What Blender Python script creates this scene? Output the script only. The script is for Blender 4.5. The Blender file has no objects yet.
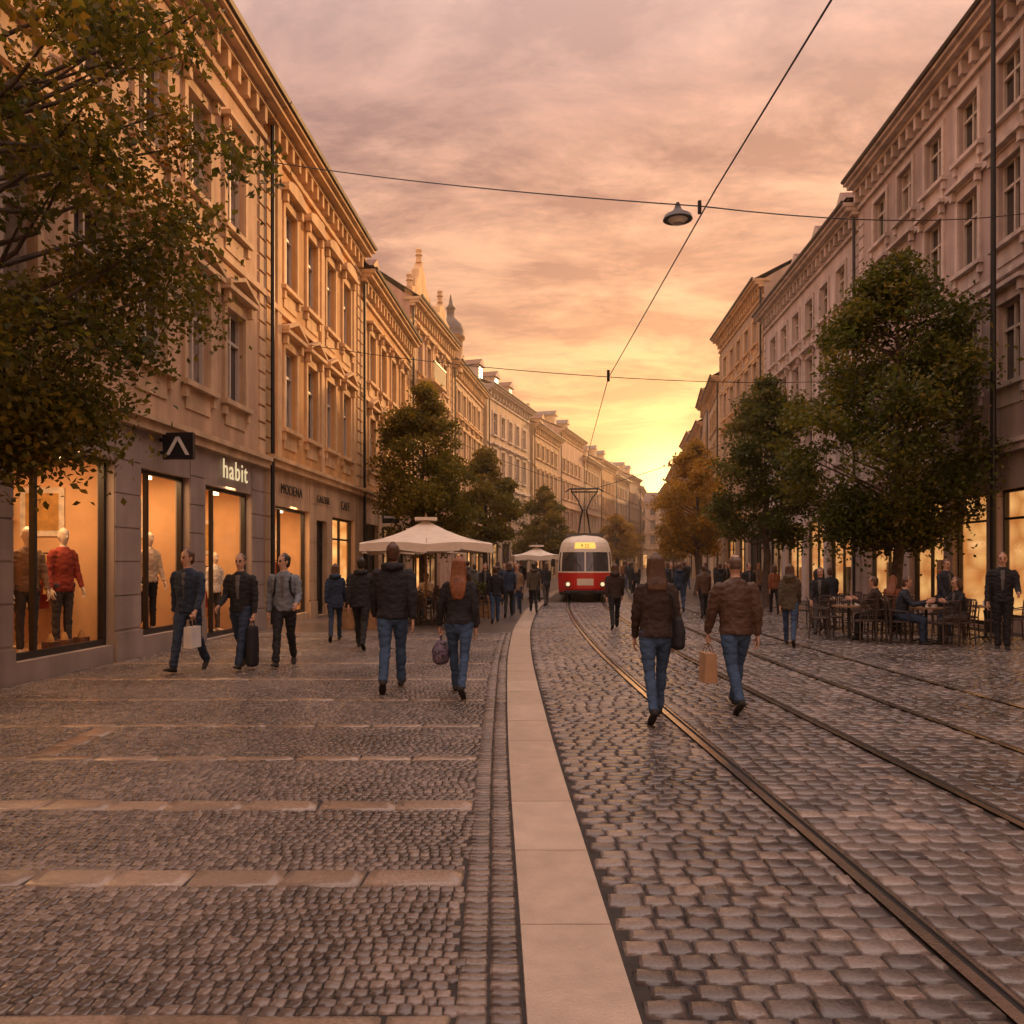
import bpy, math, random
import numpy as np
from mathutils import Vector, Matrix, noise
from mathutils.bvhtree import BVHTree
random.seed(7); rng=np.random.default_rng(7)
scene=bpy.context.scene
scene.view_settings.view_transform='Standard'
scene.view_settings.look='None'; scene.view_settings.exposure=0
COL=scene.collection
TMP=bpy.data.scenes.new('tmp_remesh')
# ---------------------------------------------------------------- materials
def nmat(name):
    m=bpy.data.materials.new(name); m.use_nodes=True
    nt=m.node_tree; b=nt.nodes['Principled BSDF']; return m,nt,b
def ramp(nt,stops):
    r=nt.nodes.new('ShaderNodeValToRGB'); e=r.color_ramp.elements
    while len(e)<len(stops): e.new(0.5)
    for i,(p,c) in enumerate(stops):
        e[i].position=p; e[i].color=(c[0],c[1],c[2],1)
    return r
def nosample(m):
    try: m.cycles.emission_sampling='NONE'
    except Exception: pass
def mat(name,c,rough=.75,var=.25,vs=3.0,bump=.15,bs=30.0,metal=0,emit=None,es=0,streak=0,spec=.5):
    m,nt,b=nmat(name); N=nt.nodes; L=nt.links
    tc=N.new('ShaderNodeTexCoord')
    n=N.new('ShaderNodeTexNoise'); n.inputs['Scale'].default_value=vs; n.inputs['Detail'].default_value=4
    L.new(tc.outputs['Object'],n.inputs['Vector'])
    lo=[x*(1-var) for x in c]; hi=[min(1,x*(1+var)) for x in c]
    r=ramp(nt,[(.3,lo),(.7,hi)]); L.new(n.outputs['Fac'],r.inputs['Fac'])
    col=r.outputs['Color']
    if streak:
        mp=N.new('ShaderNodeMapping'); mp.inputs['Scale'].default_value=(1.2,1.2,.12)
        L.new(tc.outputs['Object'],mp.inputs['Vector'])
        n2=N.new('ShaderNodeTexNoise'); n2.inputs['Scale'].default_value=1.6; n2.inputs['Detail'].default_value=5
        L.new(mp.outputs[0],n2.inputs['Vector'])
        r2=ramp(nt,[(.38,(1-streak,)*3),(.62,(1,1,1))]); L.new(n2.outputs['Fac'],r2.inputs['Fac'])
        mx=N.new('ShaderNodeMixRGB'); mx.blend_type='MULTIPLY'; mx.inputs[0].default_value=1
        L.new(col,mx.inputs[1]); L.new(r2.outputs[0],mx.inputs[2]); col=mx.outputs[0]
    L.new(col,b.inputs['Base Color'])
    b.inputs['Roughness'].default_value=rough; b.inputs['Metallic'].default_value=metal
    b.inputs['Specular IOR Level'].default_value=spec
    if bump:
        nb=N.new('ShaderNodeTexNoise'); nb.inputs['Scale'].default_value=bs; nb.inputs['Detail'].default_value=3
        L.new(tc.outputs['Object'],nb.inputs['Vector'])
        bp=N.new('ShaderNodeBump'); bp.inputs['Strength'].default_value=bump; bp.inputs['Distance'].default_value=.02
        L.new(nb.outputs['Fac'],bp.inputs['Height']); L.new(bp.outputs[0],b.inputs['Normal'])
    if emit:
        b.inputs['Emission Color'].default_value=(*emit,1); b.inputs['Emission Strength'].default_value=es; nosample(m)
    return m
def stone_mat(name,stops,rough=(.3,.6)):
    m,nt,b=nmat(name); N=nt.nodes; L=nt.links
    a=N.new('ShaderNodeAttribute'); a.attribute_name='rnd'
    r=ramp(nt,stops); L.new(a.outputs['Fac'],r.inputs['Fac'])
    tc=N.new('ShaderNodeTexCoord')
    n=N.new('ShaderNodeTexNoise'); n.inputs['Scale'].default_value=60; n.inputs['Detail'].default_value=4
    L.new(tc.outputs['Object'],n.inputs['Vector'])
    r2=ramp(nt,[(.3,(.7,.7,.7)),(.7,(1.15,1.15,1.15))]); L.new(n.outputs['Fac'],r2.inputs['Fac'])
    n3=N.new('ShaderNodeTexNoise'); n3.inputs['Scale'].default_value=.6; n3.inputs['Detail'].default_value=5
    L.new(tc.outputs['Object'],n3.inputs['Vector'])
    r3=ramp(nt,[(.35,(.62,.62,.62)),(.65,(1.1,1.1,1.1))]); L.new(n3.outputs['Fac'],r3.inputs['Fac'])
    mx=N.new('ShaderNodeMixRGB'); mx.blend_type='MULTIPLY'; mx.inputs[0].default_value=1
    L.new(r.outputs[0],mx.inputs[1]); L.new(r2.outputs[0],mx.inputs[2])
    mx2=N.new('ShaderNodeMixRGB'); mx2.blend_type='MULTIPLY'; mx2.inputs[0].default_value=1
    L.new(mx.outputs[0],mx2.inputs[1]); L.new(r3.outputs[0],mx2.inputs[2])
    L.new(mx2.outputs[0],b.inputs['Base Color'])
    mr=N.new('ShaderNodeMapRange'); mr.inputs['To Min'].default_value=rough[0]; mr.inputs['To Max'].default_value=rough[1]
    mr.inputs['From Min'].default_value=.35; mr.inputs['From Max'].default_value=.65
    L.new(n3.outputs['Fac'],mr.inputs['Value']); L.new(mr.outputs[0],b.inputs['Roughness'])
    b.inputs['Specular IOR Level'].default_value=.75
    bp=N.new('ShaderNodeBump'); bp.inputs['Strength'].default_value=.35; bp.inputs['Distance'].default_value=.004
    L.new(n.outputs['Fac'],bp.inputs['Height']); L.new(bp.outputs[0],b.inputs['Normal'])
    return m
def ground_mat(name,bw,bh,c1,c2,cm,rough=.3):
    m,nt,b=nmat(name); N=nt.nodes; L=nt.links
    tc=N.new('ShaderNodeTexCoord'); br=N.new('ShaderNodeTexBrick')
    br.inputs['Scale'].default_value=1; br.inputs['Brick Width'].default_value=bw; br.inputs['Row Height'].default_value=bh
    br.inputs['Mortar Size'].default_value=.012; br.inputs['Color1'].default_value=(*c1,1); br.inputs['Color2'].default_value=(*c2,1); br.inputs['Mortar'].default_value=(*cm,1)
    L.new(tc.outputs['Object'],br.inputs['Vector']); 
    n3=N.new('ShaderNodeTexNoise'); n3.inputs['Scale'].default_value=.5; n3.inputs['Detail'].default_value=6
    L.new(tc.outputs['Object'],n3.inputs['Vector'])
    r3=ramp(nt,[(.35,(.65,.65,.65)),(.65,(1.15,1.15,1.15))]); L.new(n3.outputs['Fac'],r3.inputs['Fac'])
    mx2=N.new('ShaderNodeMixRGB'); mx2.blend_type='MULTIPLY'; mx2.inputs[0].default_value=1
    L.new(br.outputs['Color'],mx2.inputs[1]); L.new(r3.outputs[0],mx2.inputs[2]); L.new(mx2.outputs[0],b.inputs['Base Color'])
    b.inputs['Roughness'].default_value=rough
    bp=N.new('ShaderNodeBump'); bp.inputs['Strength'].default_value=.6; bp.inputs['Distance'].default_value=.01; bp.invert=True
    L.new(br.outputs['Fac'],bp.inputs['Height']); L.new(bp.outputs[0],b.inputs['Normal'])
    return m
def leaf_mat(name,stops,trans=.45):
    m,nt,b=nmat(name); N=nt.nodes; L=nt.links
    a=N.new('ShaderNodeAttribute'); a.attribute_name='rnd'
    r=ramp(nt,stops); L.new(a.outputs['Fac'],r.inputs['Fac'])
    L.new(r.outputs[0],b.inputs['Base Color']); b.inputs['Roughness'].default_value=.5
    b.inputs['Specular IOR Level'].default_value=.3
    t=N.new('ShaderNodeBsdfTranslucent'); g=N.new('ShaderNodeMixRGB'); g.blend_type='MULTIPLY'; g.inputs[0].default_value=1
    L.new(r.outputs[0],g.inputs[1]); g.inputs[2].default_value=(1.0,1.0,.6,1); L.new(g.outputs[0],t.inputs['Color'])
    mx=N.new('ShaderNodeMixShader'); mx.inputs[0].default_value=trans
    L.new(b.outputs[0],mx.inputs[1]); L.new(t.outputs[0],mx.inputs[2])
    L.new(mx.outputs[0],N['Material Output'].inputs['Surface']); return m
def glass_pane():
    m,nt,b=nmat('shop_glass'); N=nt.nodes; L=nt.links
    t=N.new('ShaderNodeBsdfTransparent'); g=N.new('ShaderNodeBsdfGlossy'); g.inputs['Roughness'].default_value=.03
    f=N.new('ShaderNodeFresnel'); f.inputs['IOR'].default_value=1.3
    s=N.new('ShaderNodeMath'); s.operation='MULTIPLY'; L.new(f.outputs[0],s.inputs[0]); s.inputs[1].default_value=.45
    mx=N.new('ShaderNodeMixShader'); L.new(s.outputs[0],mx.inputs[0]); L.new(t.outputs[0],mx.inputs[1]); L.new(g.outputs[0],mx.inputs[2])
    L.new(mx.outputs[0],N['Material Output'].inputs['Surface']); return m
def lit_room(name,c1,c2,s):
    m,nt,b=nmat(name); N=nt.nodes; L=nt.links
    tc=N.new('ShaderNodeTexCoord'); n=N.new('ShaderNodeTexVoronoi'); n.inputs['Scale'].default_value=2.2
    L.new(tc.outputs['Object'],n.inputs['Vector'])
    r=ramp(nt,[(.1,c1),(.8,c2)]); L.new(n.outputs['Distance'],r.inputs['Fac'])
    L.new(r.outputs[0],b.inputs['Emission Color']); b.inputs['Emission Strength'].default_value=s
    b.inputs['Base Color'].default_value=(.3,.2,.12,1); nosample(m); return m
M={}
M['stoneA']=mat('wall_stone_cladding',(.34,.27,.235),.55,.12,2,.1,40,streak=.25)
M['wallA']=mat('wall_plaster_tan',(.56,.37,.23),.85,.12,1.5,.12,25,streak=.28)
M['trimA']=mat('trim_stone_tan',(.62,.43,.26),.8,.12,3,.12,25,streak=.3)
M['wallB']=mat('wall_plaster_ochre',(.66,.36,.13),.85,.12,1.5,.12,25,streak=.25)
M['trimB']=mat('trim_cream',(.72,.47,.24),.8,.12,3,.12,25,streak=.3)
M['wallC']=mat('wall_plaster_sand',(.55,.37,.22),.85,.12,1.5,.1,25,streak=.25)
M['wallD']=mat('wall_plaster_pink',(.60,.37,.26),.85,.12,1.5,.1,25,streak=.25)
M['wallE']=mat('wall_plaster_cream',(.64,.48,.32),.85,.12,1.5,.1,25,streak=.25)
M['wallR1']=mat('wall_plaster_greypink',(.48,.375,.34),.85,.12,1.5,.12,25,streak=.3)
M['wallR2']=mat('wall_plaster_offwhite',(.62,.52,.48),.85,.1,1.5,.1,25,streak=.2)
M['wallR3']=mat('wall_plaster_buff',(.54,.40,.29),.85,.12,1.5,.1,25,streak=.25)
M['trimR']=mat('trim_pale',(.60,.50,.45),.8,.12,3,.1,25,streak=.3)
M['frame']=mat('window_frame_paint',(.50,.43,.36),.5,.08,4,0)
M['framedark']=mat('shop_frame_dark',(.025,.022,.02),.4,.1,4,0)
M['gl1']=mat('window_glass_dark',(.045,.04,.04),.06,.5,.8,0,spec=.9)
M['glshop']=mat('shop_glass_dark',(.03,.025,.022),.35,.3,2,0,spec=.4)
M['gl2']=mat('window_glass_curtain',(.24,.19,.16),.12,.5,2.5,0,spec=.9)
M['gl3']=mat('window_glass_lit',(.3,.2,.1),.15,.3,2,0,emit=(1,.55,.2),es=.5)
M['shopglass']=glass_pane()
M['roofbrown']=mat('roof_tiles_brown',(.17,.08,.05),.8,.35,4,.6,18)
M['roofgrey']=mat('roof_slate',(.13,.105,.095),.7,.3,4,.5,18)
M['metal']=mat('dark_iron',(.03,.03,.03),.45,.2,5,0,metal=.6)
M['zinc']=mat('zinc',(.09,.08,.075),.5,.3,3,0,metal=.4)
M['interior']=mat('shop_interior_paint',(.74,.47,.26),.8,.1,2,0)
M['floorwood']=mat('shop_floor_wood',(.35,.2,.1),.5,.3,6,0)
M['lit1']=lit_room('lit_interior_amber',(1,.55,.18),(.50,.17,.04),1.35)
M['lit2']=lit_room('lit_interior_dim',(.8,.42,.16),(.12,.05,.02),.8)
M['lampwarm']=mat('lamp_panel',(.9,.8,.6),.5,0,1,0,emit=(1,.75,.4),es=6)
M['sign']=mat('sign_black',(.015,.015,.018),.35,.1,3,0)
M['signlit']=mat('sign_letters_lit',(.6,.5,.35),.5,0,1,0,emit=(1,.82,.45),es=.6)
M['signwhite']=mat('sign_letters_white',(.75,.72,.68),.5,0,1,0)
M['bark']=mat('tree_bark',(.09,.065,.05),.9,.4,8,.8,40)
for k,c in {'g_red':(.40,.05,.03),'g_blue':(.06,.10,.2),'g_white':(.7,.62,.52),'g_ochre':(.5,.28,.08),'g_dark':(.04,.03,.03)}.items(): M[k]=mat('garment_'+k,c,.85,.2,8,.4,30)
# ---------------------------------------------------------------- mesh builder
class MB:
    def __init__(s): s.v=[];s.f=[];s.m=[];s.names=[]
    def mi(s,k):
        if k not in s.names: s.names.append(k)
        return s.names.index(k)
    def poly(s,pts,k):
        b=len(s.v); s.v+= [tuple(p) for p in pts]; s.f.append(tuple(range(b,b+len(pts)))); s.m.append(s.mi(k))
    def hexa(s,p,k):
        b=len(s.v); s.v+=[tuple(q) for q in p]; i=s.mi(k)
        for f in ((0,3,2,1),(4,5,6,7),(0,1,5,4),(1,2,6,5),(2,3,7,6),(3,0,4,7)):
            s.f.append(tuple(b+j for j in f)); s.m.append(i)
    def box(s,x0,x1,y0,y1,z0,z1,k,F=None):
        P=[(x0,y0,z0),(x1,y0,z0),(x1,y1,z0),(x0,y1,z0),(x0,y0,z1),(x1,y0,z1),(x1,y1,z1),(x0,y1,z1)]
        if F: P=[F(*q) for q in P]
        s.hexa(P,k)
    def tube(s,pts,rad,k,n=8):
        pts=[Vector(p) for p in pts]; i=s.mi(k)
        if not hasattr(rad,'__len__'): rad=[rad]*len(pts)
        rings=[]
        for j,p in enumerate(pts):
            t=(pts[min(j+1,len(pts)-1)]-pts[max(j-1,0)]).normalized()
            a=Vector((0,0,1)) if abs(t.z)<.9 else Vector((1,0,0))
            u=t.cross(a).normalized(); w=t.cross(u)
            b=len(s.v); rings.append(b)
            for q in range(n):
                an=2*math.pi*q/n; s.v.append(tuple(p+u*math.cos(an)*rad[j]+w*math.sin(an)*rad[j]))
        for j in range(len(rings)-1):
            for q in range(n):
                s.f.append((rings[j]+q,rings[j]+(q+1)%n,rings[j+1]+(q+1)%n,rings[j+1]+q)); s.m.append(i)
        s.f.append(tuple(rings[0]+q for q in range(n))); s.m.append(i)
        s.f.append(tuple(rings[-1]+q for q in range(n))[::-1]); s.m.append(i)
    def mesh(s,name,smooth=False):
        me=bpy.data.meshes.new(name); me.from_pydata(s.v,[],s.f)
        for k in s.names: me.materials.append(M[k])
        me.polygons.foreach_set('material_index',s.m)
        if smooth: me.polygons.foreach_set('use_smooth',[True]*len(s.f))
        me.update(); return me
    def obj(s,name,parent=None,smooth=False):
        o=bpy.data.objects.new(name,s.mesh(name,smooth)); COL.objects.link(o)
        if parent: o.parent=parent
        return o
def empty(name,loc=(0,0,0),rz=0,sc=1):
    e=bpy.data.objects.new(name,None); COL.objects.link(e); e.location=loc; e.rotation_euler=(0,0,rz); e.scale=(sc,sc,sc); e.empty_display_size=.2
    return e
def npmesh(name,V,F,mats,rnd=None,smooth=False,mi=None,parent=None):
    me=bpy.data.meshes.new(name); n=len(V); nf=len(F); k=F.shape[1]
    me.vertices.add(n); me.vertices.foreach_set('co',V.astype(np.float32).ravel())
    me.loops.add(nf*k); me.loops.foreach_set('vertex_index',F.astype(np.int32).ravel())
    me.polygons.add(nf); me.polygons.foreach_set('loop_start',np.arange(0,nf*k,k,dtype=np.int32))
    me.polygons.foreach_set('loop_total',np.full(nf,k,dtype=np.int32))
    if smooth: me.polygons.foreach_set('use_smooth',np.ones(nf,dtype=bool))
    for m in mats: me.materials.append(m)
    if mi is not None: me.polygons.foreach_set('material_index',mi.astype(np.int32))
    me.update(calc_edges=True)
    if rnd is not None:
        a=me.attributes.new('rnd','FLOAT','FACE'); a.data.foreach_set('value',rnd.astype(np.float32))
    o=bpy.data.objects.new(name,me); COL.objects.link(o)
    if parent: o.parent=parent
    return o
# ---------------------------------------------------------------- paths
def interp(pts):
    ys=[p[1] for p in pts]; xs=[p[0] for p in pts]
    return lambda y: float(np.interp(y,ys,xs))
leftwall=interp([(-8.01,-8),(-5.13,40),(-2.2,60),(5,84),(11.7,106),(21.5,135),(26,155)])
def smoothpath(pts):
    ys=np.array([p[1] for p in pts],float); xs=np.array([p[0] for p in pts],float)
    yy=np.linspace(ys[0],ys[-1],300); xx=np.interp(yy,ys,xs)
    k=np.hanning(15); k/=k.sum(); xp=np.pad(xx,7,mode='reflect',reflect_type='odd'); xx=np.convolve(xp,k,'valid')
    return lambda y: np.interp(y,yy,xx)
railA=smoothpath([(1.95,-8),(1.88,3),(1.80,6),(1.68,10),(1.61,15),(1.72,22),(2.0,29),(2.45,35),(4.4,50),(8.0,70),(15.2,100),(23,135),(27,160)])
kerbX=smoothpath([(.2,-8),(.06,3),(0,5),(-.05,8),(-.09,14),(.02,20),(.4,27),(1.1,35),(2.2,45),(4.6,60),(9,82),(18,120),(25,155)])
G=1.435
# ---------------------------------------------------------------- ground
M['asph']=ground_mat('ground_setts',.18,.14,(.20,.165,.155),(.13,.11,.105),(.04,.033,.03))
M['pave']=ground_mat('pavement_mosaic',.09,.09,(.25,.195,.165),(.17,.135,.12),(.06,.05,.045))
M['mortar']=mat('mortar_dark',(.035,.028,.025),.9,.3,10,.3,60)
g=MB(); g.poly([(-300,-200,0),(300,-200,0),(300,500,0),(-300,500,0)],'asph'); g.obj('ground')
def strip(name,fx0,fx1,y0,y1,z,k,n=120):
    b=MB(); ys=np.linspace(y0,y1,n)
    for i in range(n-1):
        a,c=ys[i],ys[i+1]; b.poly([(fx0(a),a,z),(fx1(a),a,z),(fx1(c),c,z),(fx0(c),c,z)],k)
    return b.obj(name)
strip('pavement',lambda y:leftwall(y)-.3,lambda y:kerbX(y),-8,150,.004,'pave')
def stones(name,cx,cy,hx,hy,mat_,h=.018,zb=.0,rnd=None,tilt=.004,rot=None):
    n=len(cx)
    base=np.array([[-1,-1],[1,-1],[1,1],[-1,1]],float)
    rings=[]
    hh=h+rng.normal(0,.0018,n)
    tx=rng.normal(0,tilt,n); ty=rng.normal(0,tilt,n)
    ra=rng.normal(0,.022,n) if rot is None else rot
    corner=base[None]*(1+rng.normal(0,.035,(n,4,1)))
    for (s,zf) in ((1.0,-99),(.95,.78),(.72,1.0)):
        x=corner[:,:,0]*hx[:,None]*s; y=corner[:,:,1]*hy[:,None]*s
        X=x*np.cos(ra)[:,None]-y*np.sin(ra)[:,None]; Y=x*np.sin(ra)[:,None]+y*np.cos(ra)[:,None]
        if zf<0: Z=np.full((n,4),zb)
        else: Z=hh[:,None]*zf+corner[:,:,0]*tx[:,None]+corner[:,:,1]*ty[:,None]+zb
        rings.append(np.stack([X+cx[:,None],Y+cy[:,None],Z],-1))
    V=np.concatenate(rings,1).reshape(-1,3)
    fl=[]
    for r in (0,4):
        for q in range(4): fl.append([r+q,r+(q+1)%4,r+4+(q+1)%4,r+4+q])
    fl.append([8,9,10,11]); fl=np.array(fl)
    F=(fl[None]+np.arange(n)[:,None,None]*12).reshape(-1,4)
    if rnd is None: rnd=rng.random(n)
    return npmesh(name,V,F,[mat_],rnd=np.repeat(rnd,9),smooth=True)
MS=stone_mat('granite_setts',[(0,(.08,.067,.066)),(.5,(.15,.123,.115)),(.85,(.21,.168,.15)),(1,(.27,.205,.17))],(.16,.34))
MP=stone_mat('mosaic_stones',[(0,(.085,.066,.06)),(.5,(.155,.12,.103)),(1,(.24,.18,.148))],(.18,.36))
strip('roadway_bed',lambda y:kerbX(y)+.3,lambda y:12,2,33,.004,'mortar',60)
cx=[];cy=[];hx=[];hy=[]
y=2.2; row=0
while y<33:
    rh=random.uniform(.115,.135); k0=float(kerbX(y))+.44; ra_=float(railA(y))
    x=k0+(row%2)*.05
    xmax=min(11.2,.72*y+1.5)
    while x<xmax:
        w=random.uniform(.13,.19)
        c=x+w/2; bad=False
        for rr in (ra_,ra_+G,ra_+2.75,ra_+2.75+G):
            if abs(c-rr-.02)<w/2+.05: bad=True; break
        if bad:
            lim=rr-.045; 
            if lim-x>.05: cx.append((x+lim)/2);cy.append(y+rh/2);hx.append((lim-x)/2-.003);hy.append(rh/2-.004)
            x=rr+.095; continue
        cx.append(c);cy.append(y+rh/2);hx.append(w/2-.004);hy.append(rh/2-.004); x+=w
    y+=rh; row+=1
A=np.array
stones('roadway',A(cx),A(cy),A(hx),A(hy),MS,h=.022,tilt=.0026)
bands=[(2.75,.22),(4.15,.22),(5.42,.22),(6.78,.14),(8.15,.14),(9.7,.14),(11.4,.14),(13.2,.14),(15.2,.14),(17.4,.14)]
strip('pavement_bed',lambda y:leftwall(y)+.05,lambda y:kerbX(y),2,19,.008,'mortar',50)
cx=[];cy=[];hx=[];hy=[];sx=[];sy=[];shx=[];shy=[];bx=[];by=[];bhx=[];bhy=[]
y=2.2
def inband(y):
    for b0,w in bands:
        if b0-.001<=y<b0+w: return (b0,w)
    return None
while y<19:
    b=inband(y); k0=float(kerbX(y)); xl=max(leftwall(y)+.1,-.68*y-.6)
    if b:
        w=b[1]; x=xl
        while x<k0-.31:
            rem=k0-.28-x
            l=random.uniform(.38,.6)
            if rem<l+.2: l=rem
            sx.append(x+l/2);sy.append(y+w/2);shx.append(l/2-.003);shy.append(w/2-.004); x+=l
        nrow=max(1,round(w/.07))
        for r_ in range(nrow):
            for q in range(2): bx.append(k0-.205+q*.13);by.append(y+w*(r_+.5)/nrow);bhx.append(.06);bhy.append(w/nrow/2-.003)
        y+=w; continue
    nb=[b0 for b0,w in bands if b0>y]; lim=(min(nb)-y) if nb else 9
    rh=random.uniform(.056,.068); rh=lim if lim<rh+.03 else rh
    x=xl
    while x<k0-.30:
        w=random.uniform(.052,.072)
        if 6.92<=y<8.15 and abs(x+w/2+4.1)<.14: 
            x+=w
            continue
        cx.append(x+w/2);cy.append(y+rh/2+random.uniform(-.004,.004)+.012*math.sin(x*9));hx.append(w/2-.003);hy.append(rh/2-.003); x+=w
    for q in range(2): bx.append(k0-.205+q*.13);by.append(y+rh/2);bhx.append(.06);bhy.append(rh/2-.003)
    y+=rh
yy=6.93
while yy<8.1: sx.append(-4.1);sy.append(yy+.2);shx.append(.13);shy.append(.19); yy+=.4
stones('pavement_mosaic',A(cx),A(cy),A(hx),A(hy),MP,h=.013,zb=.008,tilt=.0016)
stones('pavement_border',A(bx),A(by),A(bhx),A(bhy),MP,h=.014,zb=.008,tilt=.0015)
n=len(sx); stones('pavement_bands',A(sx),A(sy),A(shx),A(shy),stone_mat('band_slabs',[(0,(.24,.175,.135)),(1,(.36,.26,.195))],(.16,.34)),h=.0165,zb=.008,tilt=.0006,rot=np.zeros(n))
kb=MB(); y=-2.0
M['kerb']=mat('kerb_granite',(.46,.36,.285),.36,.10,5,.3,90,streak=.1)
M['kerb2']=mat('kerb_granite_b',(.42,.325,.255),.32,.12,7,.3,90,streak=.1)
while y<90:
    l=.95; y2=y+l-.008
    x0,x1=float(kerbX(y)),float(kerbX(y2)); z=.026+random.uniform(-.001,.001)
    kb.hexa([(x0+.004,y,0),(x0+.42,y,0),(x1+.42,y2,0),(x1+.004,y2,0),(x0+.004,y,z),(x0+.42,y,z),(x1+.42,y2,z),(x1+.004,y2,z)],random.choice(['kerb','kerb2']))
    y+=l
kb.obj('kerb')
M['rail']=mat('rail_steel',(.62,.52,.45),.2,.15,6,.1,60,metal=.95)
M['groove']=mat('rail_groove',(.012,.01,.01),.8,.1,3,0)
e=empty('tram_track')
for i,off in enumerate((0,G,2.75,2.75+G)):
    f=lambda y,off=off: railA(y)+off
    for nm,a,b_,z,k in (('head',-.035,.025,.026,'rail'),('groove',.025,.062,.012,'groove'),('lip',.062,.08,.025,'rail')):
        o=strip(f'rail_{i}_{nm}',lambda y,a=a:f(y)+a,lambda y,b_=b_:f(y)+b_,-4,150,z,k,260); o.parent=e
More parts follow.
